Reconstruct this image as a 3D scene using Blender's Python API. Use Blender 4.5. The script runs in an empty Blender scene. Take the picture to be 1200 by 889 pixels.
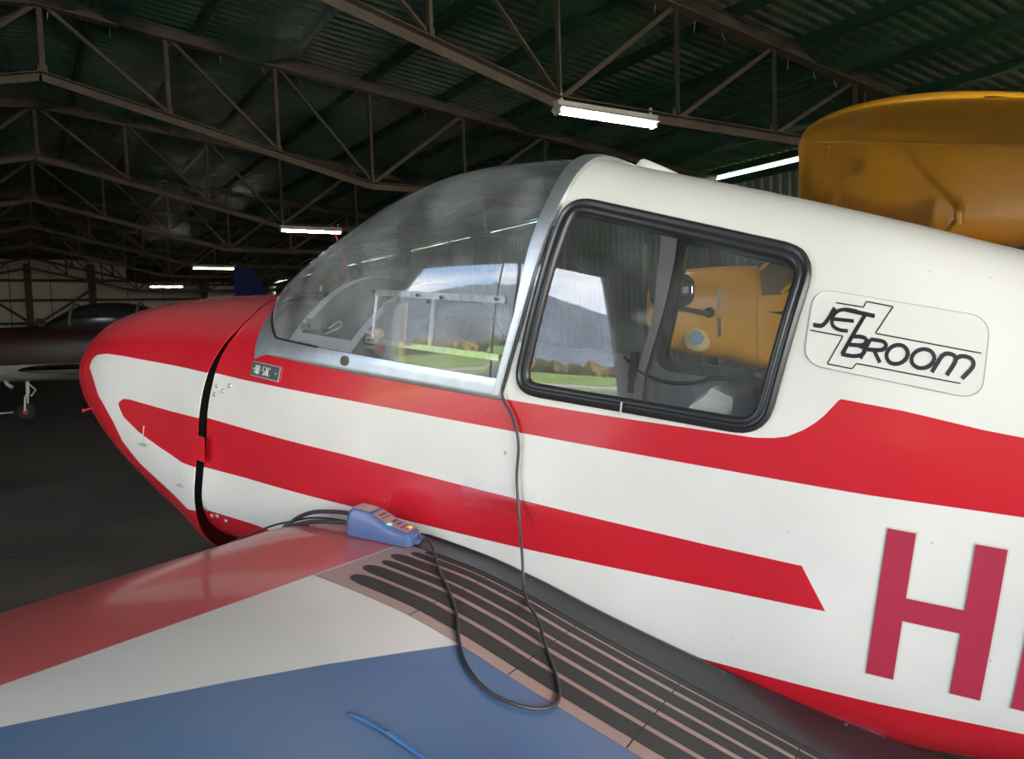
import bpy, bmesh, math, random
import numpy as np
from mathutils import Vector, Matrix
from mathutils import noise as mnoise
random.seed(4)
C = bpy.context.scene.collection
sc = bpy.context.scene
R = math.radians
PI = math.pi

# ---------------------------------------------------------------- camera
cd = bpy.data.cameras.new('camera'); cam = bpy.data.objects.new('camera', cd); C.objects.link(cam)
cd.sensor_width = 36; cd.lens = 27; cd.clip_start = .02; cd.clip_end = 5000
_yaw, _pit, _rol = R(32.3), R(-4.0), R(1.8)
_f = Vector((math.sin(_yaw)*math.cos(_pit), math.cos(_yaw)*math.cos(_pit), math.sin(_pit)))
_r = Vector((math.cos(_yaw), -math.sin(_yaw), 0)); _u = _r.cross(_f)
_R = _r*math.cos(_rol)-_u*math.sin(_rol); _U = _u*math.cos(_rol)+_r*math.sin(_rol)
M = Matrix((_R, _U, -_f)).transposed().to_4x4(); M.translation = Vector((0, 0, 1.45))
cam.matrix_world = M
sc.camera = cam

# ---------------------------------------------------------------- sky, sun, exposure
sc.view_settings.view_transform = 'Standard'; sc.view_settings.look = 'None'
sc.view_settings.gamma = 1; sc.view_settings.use_curve_mapping = False
sc.view_settings.exposure = 3.1
SUN_EL, SUN_AZ = R(38), R(140)     # azimuth of the sun measured from +Y to +X: behind the hangar
W = bpy.data.worlds.new('world'); sc.world = W; W.use_nodes = True
nt = W.node_tree; nt.nodes.clear()
out = nt.nodes.new('ShaderNodeOutputWorld'); bg = nt.nodes.new('ShaderNodeBackground')
sky = nt.nodes.new('ShaderNodeTexSky'); sky.sky_type = 'NISHITA'; sky.sun_disc = False
sky.sun_elevation = SUN_EL; sky.sun_rotation = SUN_AZ; sky.air_density = 1.0; sky.dust_density = 1.2
tc = nt.nodes.new('ShaderNodeTexCoord'); mp = nt.nodes.new('ShaderNodeMapping'); mp.inputs['Scale'].default_value = (1, 1, 3.2)
nz = nt.nodes.new('ShaderNodeTexNoise'); nz.inputs['Scale'].default_value = 2.3; nz.inputs['Detail'].default_value = 6
rp = nt.nodes.new('ShaderNodeValToRGB'); rp.color_ramp.elements[0].position = .42; rp.color_ramp.elements[1].position = .62
mx = nt.nodes.new('ShaderNodeMix'); mx.data_type = 'RGBA'; mx.inputs[7].default_value = (5.2, 5.3, 5.5, 1)
nt.links.new(tc.outputs['Generated'], mp.inputs[0]); nt.links.new(mp.outputs[0], nz.inputs[0]); nt.links.new(nz.outputs[0], rp.inputs[0])
nt.links.new(rp.outputs[0], mx.inputs[0]); nt.links.new(sky.outputs[0], mx.inputs[6]); nt.links.new(mx.outputs[2], bg.inputs[0])
bg.inputs[1].default_value = .30
nt.links.new(bg.outputs[0], out.inputs[0])
sl = bpy.data.lights.new('sun', 'SUN'); sl.energy = 3.2; sl.angle = R(.6); sl.color = (1, .94, .85)
so = bpy.data.objects.new('sun', sl); C.objects.link(so)
sd = Vector((math.sin(SUN_AZ)*math.cos(SUN_EL), math.cos(SUN_AZ)*math.cos(SUN_EL), math.sin(SUN_EL)))
so.rotation_euler = sd.to_track_quat('Z', 'Y').to_euler(); so.location = (0, 0, 30)
LAMP_W = 9.0       # emission strength of the hangar's tubes

# hangar layout (Y runs along the ridge, X across)
HX0, HX1, HY0, HY1 = -6.5, 14.4, -9.5, 52.0
DOOR = (.0, 4.4, 4.95)        # sliding doors pushed open on the side wall: from, to, height
XR = .45
def roof_z(x): return 6.42 - .112*abs(x-XR)

# ---------------------------------------------------------------- materials
def mat(name, col, rough=.5, metal=0., nscale=0, namp=0., bump=0., bscale=60, coat=0., spec=.5, emit=None, estr=0):
    m = bpy.data.materials.new(name); m.use_nodes = True; n = m.node_tree; b = n.nodes['Principled BSDF']
    b.inputs['Base Color'].default_value = (*col, 1); b.inputs['Roughness'].default_value = rough
    b.inputs['Metallic'].default_value = metal; b.inputs['Coat Weight'].default_value = coat
    b.inputs['Coat Roughness'].default_value = .06
    b.inputs['Specular IOR Level'].default_value = spec
    if emit: b.inputs['Emission Color'].default_value = (*emit, 1); b.inputs['Emission Strength'].default_value = estr
    if nscale:
        t = n.nodes.new('ShaderNodeTexCoord'); z = n.nodes.new('ShaderNodeTexNoise'); z.inputs['Scale'].default_value = nscale
        z.inputs['Detail'].default_value = 5
        mr = n.nodes.new('ShaderNodeMapRange'); mr.inputs[1].default_value = .3; mr.inputs[2].default_value = .7
        mr.inputs[3].default_value = 1-namp; mr.inputs[4].default_value = 1+namp
        vm = n.nodes.new('ShaderNodeVectorMath'); vm.operation = 'SCALE'; vm.inputs[0].default_value = col
        n.links.new(t.outputs['Object'], z.inputs[0]); n.links.new(z.outputs[0], mr.inputs[0]); n.links.new(mr.outputs[0], vm.inputs['Scale'])
        n.links.new(vm.outputs[0], b.inputs['Base Color'])
    if bump:
        t = n.nodes.new('ShaderNodeTexCoord'); z = n.nodes.new('ShaderNodeTexNoise'); z.inputs['Scale'].default_value = bscale
        bu = n.nodes.new('ShaderNodeBump'); bu.inputs['Strength'].default_value = bump; bu.inputs['Distance'].default_value = .004
        n.links.new(t.outputs['Object'], z.inputs[0]); n.links.new(z.outputs[0], bu.inputs['Height']); n.links.new(bu.outputs[0], b.inputs['Normal'])
    return m

def glass(name, tint=(.93, .95, .95), ior=1.5, haze=.02, gain=1.0):
    m = bpy.data.materials.new(name); m.use_nodes = True; n = m.node_tree; n.nodes.clear()
    o = n.nodes.new('ShaderNodeOutputMaterial'); tr = n.nodes.new('ShaderNodeBsdfTransparent'); tr.inputs[0].default_value = (*tint, 1)
    g = n.nodes.new('ShaderNodeBsdfGlossy'); g.inputs['Roughness'].default_value = .015
    # Schlick reflectance, the same from both sides of a thin sheet
    ge = n.nodes.new('ShaderNodeNewGeometry'); dt = n.nodes.new('ShaderNodeVectorMath'); dt.operation = 'DOT_PRODUCT'
    n.links.new(ge.outputs['Normal'], dt.inputs[0]); n.links.new(ge.outputs['Incoming'], dt.inputs[1])
    def mm(op, a, b_=None, c_=None):
        k = n.nodes.new('ShaderNodeMath'); k.operation = op
        for i_, q in enumerate((a, b_, c_)):
            if q is None: continue
            if isinstance(q, (int, float)): k.inputs[i_].default_value = q
            else: n.links.new(q, k.inputs[i_])
        return k.outputs[0]
    fr = mm('MULTIPLY_ADD', mm('POWER', mm('SUBTRACT', 1.0, mm('ABSOLUTE', dt.outputs['Value'])), 5.0), .93, .055)
    mu = n.nodes.new('ShaderNodeMath'); mu.operation = 'MULTIPLY'; mu.inputs[1].default_value = gain; mu.use_clamp = True
    mi = n.nodes.new('ShaderNodeMixShader'); df = n.nodes.new('ShaderNodeBsdfDiffuse'); df.inputs[0].default_value = (.75, .75, .72, 1)
    m2 = n.nodes.new('ShaderNodeMixShader')
    t = n.nodes.new('ShaderNodeTexCoord'); z = n.nodes.new('ShaderNodeTexNoise'); z.inputs['Scale'].default_value = 7; z.inputs['Detail'].default_value = 8
    mr = n.nodes.new('ShaderNodeMapRange'); mr.inputs[1].default_value = .4; mr.inputs[2].default_value = .8; mr.inputs[3].default_value = haze*.5; mr.inputs[4].default_value = haze*2.2
    n.links.new(t.outputs['Object'], z.inputs[0]); n.links.new(z.outputs[0], mr.inputs[0]); n.links.new(mr.outputs[0], m2.inputs[0])
    n.links.new(fr, mu.inputs[0]); n.links.new(mu.outputs[0], mi.inputs[0])
    n.links.new(tr.outputs[0], mi.inputs[1]); n.links.new(g.outputs[0], mi.inputs[2])
    n.links.new(mi.outputs[0], m2.inputs[1]); n.links.new(df.outputs[0], m2.inputs[2]); n.links.new(m2.outputs[0], o.inputs[0])
    return m

WHITE = (.73, .68, .605); RED = (.56, .012, .022)
M_steel = mat('truss steel', (.092, .066, .046), .7, 0, 3, .25)
M_asph = mat('hangar floor', (.052, .047, .042), .75, 0, 1.3, .35, .6, 90)
M_alu = mat('brushed aluminium', (.52, .53, .53), .42, .85, 22, .10)
M_alud = mat('dull alloy', (.33, .33, .34), .5, .8)
M_rub = mat('black rubber', (.022, .021, .022), .38)
M_rubf = mat('fairing rubber', (.018, .019, .022), .3, 0, 6, .25)
M_blk = mat('black plastic', (.015, .015, .017), .45)
M_dark = mat('matt black', (.012, .012, .013), .8)
M_cord = mat('cord', (.03, .03, .032), .42)
M_white = mat('white paint', WHITE, .34, 0, 2.5, .05)
M_red = mat('red paint', RED, .3)
M_lgrey = mat('light grey trim', (.42, .42, .43), .5)
M_lining = mat('grey vinyl lining', (.40, .37, .39), .7, 0, 14, .08, .4, 160)
M_post = mat('primer pink grey frame', (.58, .48, .46), .6)
M_seat = mat('beige seat cover', (.50, .47, .40), .9, 0, 9, .12, .5, 220)
M_seatd = mat('charcoal seat cloth', (.07, .07, .07), .9, 0, 30, .2)
M_glass = glass('canopy perspex', (.86, .87, .86), 1.49, .15, 1.4)
M_pane = glass('side pane', (.88, .90, .89), 1.49, .03, 1.5)
M_clear = glass('clear acrylic strip', (.80, .82, .82), 1.49, .16, 2.0)
M_tape = glass('clear tape', (.99, .99, .99), 1.5, .0, 1.0)
M_tyre = mat('tyre', (.02, .02, .02), .8)
M_tube = mat('lit tube', (.9, .9, .9), .4, emit=(1, .95, .84), estr=LAMP_W)
M_lampb = mat('lamp housing', (.55, .54, .5), .5)

# ---------------------------------------------------------------- mesh helpers
def new_obj(name, me, parent=None, loc=None, rot=None):
    o = bpy.data.objects.new(name, me); C.objects.link(o)
    if parent is not None: o.parent = parent
    if loc is not None: o.location = loc
    if rot is not None: o.rotation_euler = rot
    return o

class MB:
    def __init__(s): s.v = []; s.f = []; s.m = []
    def add(s, vs, fs, mi=0):
        b = len(s.v); s.v += [tuple(map(float, p)) for p in vs]; s.f += [tuple(b+i for i in f) for f in fs]; s.m += [mi]*len(fs); return s
    def box(s, c, d, rot=None, mi=0):
        x, y, z = [k/2 for k in d]
        vs = [Vector((a*x, b*y, e*z)) for a in (-1, 1) for b in (-1, 1) for e in (-1, 1)]
        if rot is not None: vs = [rot @ v for v in vs]
        c = Vector(c)
        return s.add([v+c for v in vs], [(0, 1, 3, 2), (4, 6, 7, 5), (0, 4, 5, 1), (2, 3, 7, 6), (0, 2, 6, 4), (1, 5, 7, 3)], mi)
    def beam(s, a, b, w, h, up=(0, 0, 1), mi=0):
        a = Vector(a); b = Vector(b); d = (b-a); L = d.length; d.normalize(); u = Vector(up)
        if abs(d.dot(u)) > .98: u = Vector((0, 1, 0))
        sd_ = d.cross(u).normalized(); u2 = sd_.cross(d)
        vs = [p + sd_*(i*w/2) + u2*(j*h/2) for p in (a, b) for i in (-1, 1) for j in (-1, 1)]
        return s.add(vs, [(0, 1, 3, 2), (4, 6, 7, 5), (0, 4, 5, 1), (2, 3, 7, 6), (0, 2, 6, 4), (1, 5, 7, 3)], mi)
    def angle(s, a, b, w, t=.008, side=(0, 1, 0), mi=0):
        "steel angle: two thin legs"
        a = Vector(a); b = Vector(b); d = (b-a).normalized(); n = Vector(side); n = (n-d*n.dot(d)).normalized(); u = n.cross(d)
        s.beam(a+u*(w/2), b+u*(w/2), t, w, up=u, mi=mi) if False else None
        for (o1, ww, hh) in ((u*0, w, t), (n*(w/2)-u*(0)+u*(w/2), t, w)):
            vs = [p + o1 + n*(i*ww/2) + u*(j*hh/2) for p in (a, b) for i in (-1, 1) for j in (-1, 1)]
            s.add(vs, [(0, 1, 3, 2), (4, 6, 7, 5), (0, 4, 5, 1), (2, 3, 7, 6), (0, 2, 6, 4), (1, 5, 7, 3)], mi)
        return s
    def tube(s, pts, r, n=8, cap=True, mi=0, closed=False):
        pts = [Vector(p) for p in pts]; N = len(pts); rs = r if hasattr(r, '__len__') else [r]*N
        prev = None; base = len(s.v); vs = []
        for i, p in enumerate(pts):
            if closed: d = pts[(i+1) % N]-pts[i-1]
            else: d = pts[min(i+1, N-1)]-pts[max(i-1, 0)]
            d.normalize()
            if prev is None:
                u = Vector((0, 0, 1)) if abs(d.z) < .9 else Vector((1, 0, 0))
                u = (u-d*u.dot(d)).normalized()
            else: u = (prev-d*prev.dot(d)).normalized()
            prev = u; w = d.cross(u)
            vs += [p+(u*math.cos(2*PI*k/n)+w*math.sin(2*PI*k/n))*rs[i] for k in range(n)]
        fs = []
        for i in range(N if closed else N-1):
            for k in range(n):
                a = i*n+k; b = i*n+(k+1) % n; j = ((i+1) % N)*n
                fs.append((a, b, j+(k+1) % n, j+k))
        if cap and not closed: fs += [tuple(range(n))[::-1], tuple((N-1)*n+k for k in range(n))]
        return s.add(vs, fs, mi)
    def cyl(s, a, b, r, n=16, r2=None, mi=0): return s.tube([a, b], [r, r if r2 is None else r2], n, True, mi)
    def grid(s, rows, cu=False, cv=False, mi=0, flip=False, keep=None):
        nu = len(rows); nv = len(rows[0]); vs = [p for r in rows for p in r]; fs = []
        for i in range(nu if cu else nu-1):
            for j in range(nv if cv else nv-1):
                a = (i*nv+j, ((i+1) % nu)*nv+j, ((i+1) % nu)*nv+(j+1) % nv, i*nv+(j+1) % nv)
                if keep is None or keep(i, j): fs.append(a[::-1] if flip else a)
        return s.add(vs, fs, mi)
    def prism(s, poly, d, mi=0):
        "poly: list of 3d points, extruded by vector d"
        n = len(poly); d = Vector(d); vs = [Vector(p) for p in poly]+[Vector(p)+d for p in poly]
        return s.add(vs, [tuple(range(n)), tuple(range(2*n-1, n-1, -1))]+[(i, i+n, (i+1) % n+n, (i+1) % n) for i in range(n)], mi)
    def lathe(s, prof, o=(0, 0, 0), axis='z', n=24, mi=0):
        rows = []
        for k in range(n):
            a = 2*PI*k/n; row = []
            for (r, h) in prof:
                q = (r*math.cos(a), r*math.sin(a), h)
                if axis == 'y': q = (q[0], q[2], q[1])
                if axis == 'x': q = (q[2], q[0], q[1])
                row.append((q[0]+o[0], q[1]+o[1], q[2]+o[2]))
            rows.append(row)
        return s.grid(rows, cu=True, mi=mi)
    def mesh(s, name, mats, smooth=None, weld=True):
        me = bpy.data.meshes.new(name); me.from_pydata(s.v, [], s.f)
        for m in (mats if isinstance(mats, (list, tuple)) else [mats]): me.materials.append(m)
        me.polygons.foreach_set('material_index', s.m)
        bm = bmesh.new(); bm.from_mesh(me)
        if weld: bmesh.ops.remove_doubles(bm, verts=bm.verts, dist=1e-5)
        bm.normal_update()
        bmesh.ops.recalc_face_normals(bm, faces=bm.faces)
        if smooth:
            for f in bm.faces: f.smooth = True
            for e in bm.edges:
                if len(e.link_faces) == 2 and e.calc_face_angle(0) > R(smooth): e.smooth = False
        bm.to_mesh(me); bm.free(); return me
    def obj(s, name, mats, parent=None, smooth=35, loc=None, rot=None, weld=True):
        return new_obj(name, s.mesh(name, mats, smooth, weld), parent, loc, rot)

def tag(o, label=None, cat=None, group=None, kind=None):
    if label: o['label'] = label
    if cat: o['category'] = cat
    if group: o['group'] = group
    if kind: o['kind'] = kind
    return o
def empty(name, loc=(0, 0, 0), rot=(0, 0, 0)):
    o = bpy.data.objects.new(name, None); C.objects.link(o); o.location = loc; o.rotation_euler = rot; o.empty_display_size = .1; return o
def spline(P, n):
    "catmull-rom through P, n samples"
    P = [np.array(p, float) for p in P]; P = [2*P[0]-P[1]]+P+[2*P[-1]-P[-2]]; outp = []
    L = len(P)-3
    for k in range(n):
        t = k/(n-1)*L; i = min(int(t), L-1); t -= i; a, b, c_, d = P[i:i+4]
        outp.append(.5*((2*b)+(c_-a)*t+(2*a-5*b+4*c_-d)*t*t+(3*b-a-3*c_+d)*t**3))
    return outp
def resample(P, n):
    P = np.array(P, float); d = np.r_[0, np.cumsum(np.linalg.norm(np.diff(P, axis=0), axis=1))]
    t = np.linspace(0, d[-1], n); return np.stack([np.interp(t, d, P[:, k]) for k in range(P.shape[1])], 1)
def bevel(o, w=.003, seg=2):
    m = o.modifiers.new('bevel', 'BEVEL'); m.width = w; m.segments = seg; m.limit_method = 'ANGLE'; m.angle_limit = R(40); return o
STROKES = {'A': [[(0, 0), (.3, 1), (.6, 0)], [(.12, .38), (.48, .38)]], 'B': [[(0, 0), (0, 1), (.38, 1), (.5, .9), (.5, .62), (.38, .53), (0, .53)], [(.38, .53), (.55, .42), (.55, .12), (.42, 0), (0, 0)]],
 'C': [[(.55, .85), (.42, 1), (.14, 1), (0, .86), (0, .14), (.14, 0), (.42, 0), (.55, .15)]], 'H': [[(0, 0), (0, 1)], [(.55, 0), (.55, 1)], [(0, .5), (.55, .5)]],
 'S': [[(.55, .86), (.42, 1), (.14, 1), (0, .88), (0, .64), (.12, .53), (.44, .47), (.55, .36), (.55, .12), (.42, 0), (.14, 0), (0, .14)]], '-': [[(.08, .5), (.45, .5)]]}


# ================================================================ HANGAR SHELL
def floor_mat():
    m = mat('worn dark floor', (.06, .055, .05), .6); n = m.node_tree; b = n.nodes['Principled BSDF']
    t = n.nodes.new('ShaderNodeTexCoord')
    a = n.nodes.new('ShaderNodeTexNoise'); a.inputs['Scale'].default_value = .9; a.inputs['Detail'].default_value = 8; a.inputs['Roughness'].default_value = .65
    r = n.nodes.new('ShaderNodeValToRGB'); r.color_ramp.elements[0].position = .35; r.color_ramp.elements[0].color = (.044, .036, .029, 1)
    r.color_ramp.elements[1].position = .7; r.color_ramp.elements[1].color = (.115, .094, .076, 1)
    s = n.nodes.new('ShaderNodeTexNoise'); s.inputs['Scale'].default_value = 17; s.inputs['Detail'].default_value = 2
    r2 = n.nodes.new('ShaderNodeValToRGB'); r2.color_ramp.elements[0].position = .70; r2.color_ramp.elements[0].color = (0, 0, 0, 1); r2.color_ramp.elements[1].position = .73
    mi = n.nodes.new('ShaderNodeMix'); mi.data_type = 'RGBA'; mi.inputs[7].default_value = (.22, .20, .18, 1)
    rr = n.nodes.new('ShaderNodeMapRange'); rr.inputs[3].default_value = .45; rr.inputs[4].default_value = .85
    for q in (a, s): n.links.new(t.outputs['Object'], q.inputs[0])
    n.links.new(a.outputs[0], r.inputs[0]); n.links.new(s.outputs[0], r2.inputs[0]); n.links.new(r2.outputs[0], mi.inputs[0])
    n.links.new(r.outputs[0], mi.inputs[6]); n.links.new(mi.outputs[2], b.inputs['Base Color']); n.links.new(a.outputs[0], rr.inputs[0]); n.links.new(rr.outputs[0], b.inputs['Roughness'])
    bu = n.nodes.new('ShaderNodeBump'); bu.inputs['Strength'].default_value = .5; bu.inputs['Distance'].default_value = .01
    z = n.nodes.new('ShaderNodeTexNoise'); z.inputs['Scale'].default_value = 40; n.links.new(t.outputs['Object'], z.inputs[0]); n.links.new(z.outputs[0], bu.inputs['Height']); n.links.new(bu.outputs[0], b.inputs['Normal'])
    return m
fl = MB().box(((HX0+HX1)/2, (HY0+HY1)/2, -.1), (HX1-HX0, HY1-HY0, .2)).obj('floor', floor_mat(), smooth=None); tag(fl, kind='structure')

# outside: apron, meadow, tree belt, mountains
M_apron = mat('weathered asphalt', (.16, .15, .14), .9, 0, .8, .2)
M_gravel = mat('pale gravel track', (.42, .37, .30), .95, 0, 1.2, .2)
M_grass = mat('meadow', (.20, .30, .035), .95, 0, .15, .35)
ap = MB().box((-16.25, 12, -.11), (19.4, 160, .18)).obj('pavement', M_apron, smooth=None); tag(ap, kind='structure')
gr = MB().box((-229, 12, -.12), (406, 900, .16)).obj('field', M_grass, smooth=None); tag(gr, kind='structure')
tk = MB().box((-33, 12, -.03), (5, 300, .03)).obj('road', M_gravel, smooth=None); tag(tk, kind='structure')
gr2 = MB().box((240, 12, -.14), (451, 900, .1)).obj('land', M_grass, smooth=None); tag(gr2, kind='structure')
rows = []
for i in range(46):
    x = -430-i*34; row = []
    for j in range(90):
        y = -1700+j*40
        h = (i/45.)**.75*720*(.62+.55*mnoise.noise(Vector((y*.0011+3.3, .2, 0))))+60*mnoise.noise(Vector((x*.006, y*.006, 1)))*(i/45.)+14*mnoise.noise(Vector((x*.02, y*.02, 5)))*min(1, i/4)
        row.append((x, y, h-2))
    rows.append(row)
M_hill = mat('hazy wooded mountain', (.13, .15, .18), 1, 0, .02, .45)  # bluish haze of distance is put into the albedo
hl = MB().grid(rows).obj('mountains', M_hill, smooth=180); tag(hl, kind='structure')
M_tr1 = mat('autumn trees', (.30, .21, .05), 1, 0, .12, .6)
tb = MB()
rt = random.Random(9)
for k in range(1500):
    y = -330+k*.5+rt.uniform(-1, 1); x = -140+rt.uniform(-16, 16); r = rt.uniform(.8, 2.0); mi_ = rt.choice((0, 0, 1, 2)); h0 = rt.uniform(.3, 1.6)*r
    vs = []
    for a in range(4):
        for b_ in range(6):
            th = b_*PI/3+rt.random()*.6; el = (a-1.2)*.62; q = r*rt.uniform(.7, 1.2)*(1.25-.15*a)
            vs.append((x+q*math.cos(th)*math.cos(el), y+q*math.sin(th)*math.cos(el), max(0, h0+1.5*q*math.sin(el)+r*.5)))
    tb.add(vs, [(a*6+b_, a*6+(b_+1) % 6, (a+1)*6+(b_+1) % 6, (a+1)*6+b_) for a in range(3) for b_ in range(6)]+[tuple(range(18, 24))], mi_)
M_tr2 = mat('green trees', (.10, .14, .03), 1, 0, .12, .5); M_tr3 = mat('brown trees', (.16, .10, .045), 1, 0, .12, .5)
t_ = tb.obj('treeline', [M_tr1, M_tr2, M_tr3], smooth=None, weld=False); tag(t_, 'belt of autumn trees along the far side of the meadow', 'trees', kind='stuff')

# walls
M_cladg = mat('grey green profiled cladding', (.235, .245, .21), .6, .1, 1.5, .12)
M_pan = mat('white sandwich panel', (.72, .70, .66), .6, 0, .7, .10)
def corrugate(mb, p0, p1, z0, z1, pitch=.25, dep=.04, n=(0, 0)):
    "trapezoidal cladding between ground points p0,p1"
    p0 = np.array(p0, float); p1 = np.array(p1, float); L = np.linalg.norm(p1-p0); d = (p1-p0)/L; nn = np.array([-d[1], d[0]])
    prof = []; s = 0
    while s < L:
        for (a, o) in ((0, 0), (.35, 0), (.5, dep), (.85, dep)):
            q = s+a*pitch
            if q <= L: prof.append((q, o))
        s += pitch
    prof.append((L, 0))
    rows = [[(*(p0+d*q+nn*o), z) for (q, o) in prof] for z in (z0, z1)]
    mb.grid(rows)
zl = roof_z(HX0)+.20
mb = MB()
corrugate(mb, (HX0, HY0), (HX0, DOOR[0]), 0, zl); corrugate(mb, (HX0, DOOR[1]), (HX0, HY1), 0, zl)
wl = mb.obj('wall_left', M_cladg, smooth=None); tag(wl, kind='structure')
mb = MB(); mb.box((HX0, (DOOR[0]+DOOR[1])/2, (DOOR[2]+zl)/2+.02), (.2, DOOR[1]-DOOR[0]+.2, zl-DOOR[2]-.02))
o = mb.obj('trim_1', M_steel, smooth=None); tag(o, kind='structure')
for k, y in enumerate((DOOR[0]-.06, DOOR[1]+.06)):
    o = MB().box((HX0, y, DOOR[2]/2), (.26, .10, DOOR[2])).obj('door_%d' % (k+1), M_pan, smooth=None); tag(o, kind='structure')
zr = roof_z(HX1)
mb = MB(); corrugate(mb, (HX1, HY0), (HX1, HY1), 0, zr-.09)
wr = mb.obj('wall_right', M_cladg, smooth=None); tag(wr, kind='structure')
M_green = mat('green wrap', (.015, .06, .036), .5, 0, 2.2, .5)
o = MB().box((HX1-.08, (HY0+HY1)/2, zr-.16), (.10, HY1-HY0, .16)).obj('trim_2', M_green, smooth=None); tag(o, kind='structure')
mb = MB(); GD = (-4.0, 9.0, 4.4)  # gable opening out of view, added to let in more daylight
corrugate(mb, (HX0, HY0), (GD[0], HY0), 0, 5.0); corrugate(mb, (GD[1], HY0), (HX1, HY0), 0, 5.0); mb.box(((GD[0]+GD[1])/2, HY0, (GD[2]+5.05)/2), (GD[1]-GD[0], .12, 5.05-GD[2]))
mb.prism([(HX0, HY0, 5.0), (HX1, HY0, 5.0), (HX1, HY0, zr+.2), (XR, HY0, 6.66), (HX0, HY0, zl)], (0, -.03, 0))
o = mb.obj('wall_front', M_cladg, smooth=None); tag(o, kind='structure')
# closure strips that narrow the daylight slit farther down the wall
rt = random.Random(5); mb = MB(); y = 16.0
mb.box((HX1-.02, (15.5+HY1)/2, zr-.005), (.10, HY1-15.5, .06))
while y < HY1-1:
    L = rt.uniform(.6, 2.2); mb.box((HX1-.02, y+L/2, zr+.06), (.10, L, .20)); y += L+rt.uniform(.35, 1.1)
o = mb.obj('trim_3', M_green, smooth=None); tag(o, kind='structure')
# far gable: frame wall carrying sandwich panels, one object each
wb = MB().prism([(HX0, HY1+.12, 0), (HX1, HY1+.12, 0), (HX1, HY1+.12, zr+.24), (XR, HY1+.12, 6.66), (HX0, HY1+.12, zl+.02)], (0, .1, 0)).obj('wall_back', mat('gable backing', (.03, .03, .03), .8), smooth=None); tag(wb, kind='structure')
pm = MB().box((0, 0, 0), (1.96, .08, 2.4)).mesh('panel', M_pan); pm2 = MB().box((0, 0, 0), (1.96, .08, 1.2)).mesh('panel', M_pan)
nx = int((HX1-HX0)/2.0)
for i in range(nx):
    x = HX0+1.0+i*2.0
    for (z, me) in ((1.22, pm), (3.66, pm), (5.5, pm2)):
        if z == 5.5 and abs(x) > 4.6: continue
        new_obj('panel', me, wb, (x, HY1+.06, z))
for z in (2.44, 3.75, 4.88): MB().box(((HX0+HX1)/2, HY1-.15, z), (HX1-HX0, .12, .16)).obj('girt', M_steel, wb, smooth=None)
for x in (-3.6, .4, 3.6, 9.8):
    o = MB().box((x, HY1-.35, 2.9), (.36, .36, 5.8)).obj('column', M_steel, smooth=None); tag(o, kind='structure')
# X bracing in the last bay by the gable
br = empty('cross_bracing', (0, HY1-1.2, 0)); tag(br, kind='structure')
def brace(a, b, w=.13): MB().angle(a, b, w, .02).obj('brace_rod', M_steel, br, smooth=None)
brace((-2.3, 0, .3), (3.4, 0, 4.3)); brace((-2.3, 0, 4.6), (3.4, 0, .2)); brace((-1.7, .3, .1), (3.5, .3, 3.5)); brace((-4.6, .1, 3.3), (-.8, .1, 1.5)); brace((-.8, .1, 1.5), (2.0, .1, 0.1))
MB().box((.85, -.05, 2.5), (.42, .05, .36)).obj('gusset_plate', M_steel, br, smooth=None)
MB().box((-1.1, -.05, 1.4), (.36, .05, .3)).obj('gusset_plate', M_steel, br, smooth=None)

# roof: corrugated sheets on purlins with a sagging green film
def roof_mat():
    m = mat('old roof sheeting', (.1, .1, .08), .75); n = m.node_tree; b = n.nodes['Principled BSDF']
    t = n.nodes.new('ShaderNodeTexCoord'); a = n.nodes.new('ShaderNodeTexNoise'); a.inputs['Scale'].default_value = .33; a.inputs['Detail'].default_value = 6
    a.inputs['Roughness'].default_value = .6
    r = n.nodes.new('ShaderNodeValToRGB'); r.color_ramp.elements[0].position = .40; r.color_ramp.elements[0].color = (.20, .19, .13, 1)
    r.color_ramp.elements[1].position = .60; r.color_ramp.elements[1].color = (.05, .15, .085, 1)
    n.links.new(t.outputs['Object'], a.inputs[0]); n.links.new(a.outputs[0], r.inputs[0]); n.links.new(r.outputs[0], b.inputs['Base Color'])
    return m
M_roof = roof_mat()
mb = MB(); prof = []
y = HY0-.4
while y < HY1+.3:
    for (a, o_) in ((0, 0), (.3, 0), (.5, .035), (.8, .035)): prof.append((y+a*.2, o_))
    y += .2
for (xa, xb) in ((HX0-.6, XR), (XR, HX1+.25)):
    mb.grid([[(x, py, roof_z(x)+.14+o_) for (py, o_) in prof] for x in (xa, xb)])
# a second, opaque outer skin keeps daylight out
cl = mb.obj('ceiling', M_roof, smooth=None); tag(cl, kind='structure')
mb = MB()
for (xa, xb) in ((HX0-.6, XR), (XR, HX1+.25)):
    mb.prism([(xa, HY0-.4, roof_z(xa)+.26), (xb, HY0-.4, roof_z(xb)+.26), (xb, HY1+.3, roof_z(xb)+.26), (xa, HY1+.3, roof_z(xa)+.26)], (0, 0, .05))
o = mb.obj('roof', M_cladg, smooth=None); tag(o, kind='structure')
PX = [x for x in np.arange(-6.1, 14.4, 1.45)]
for x in PX:
    MB().box((x, (HY0+HY1)/2, roof_z(x)+.06), (.09, HY1-HY0, .15)).obj('purlin', M_green, cl, smooth=None)
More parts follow.
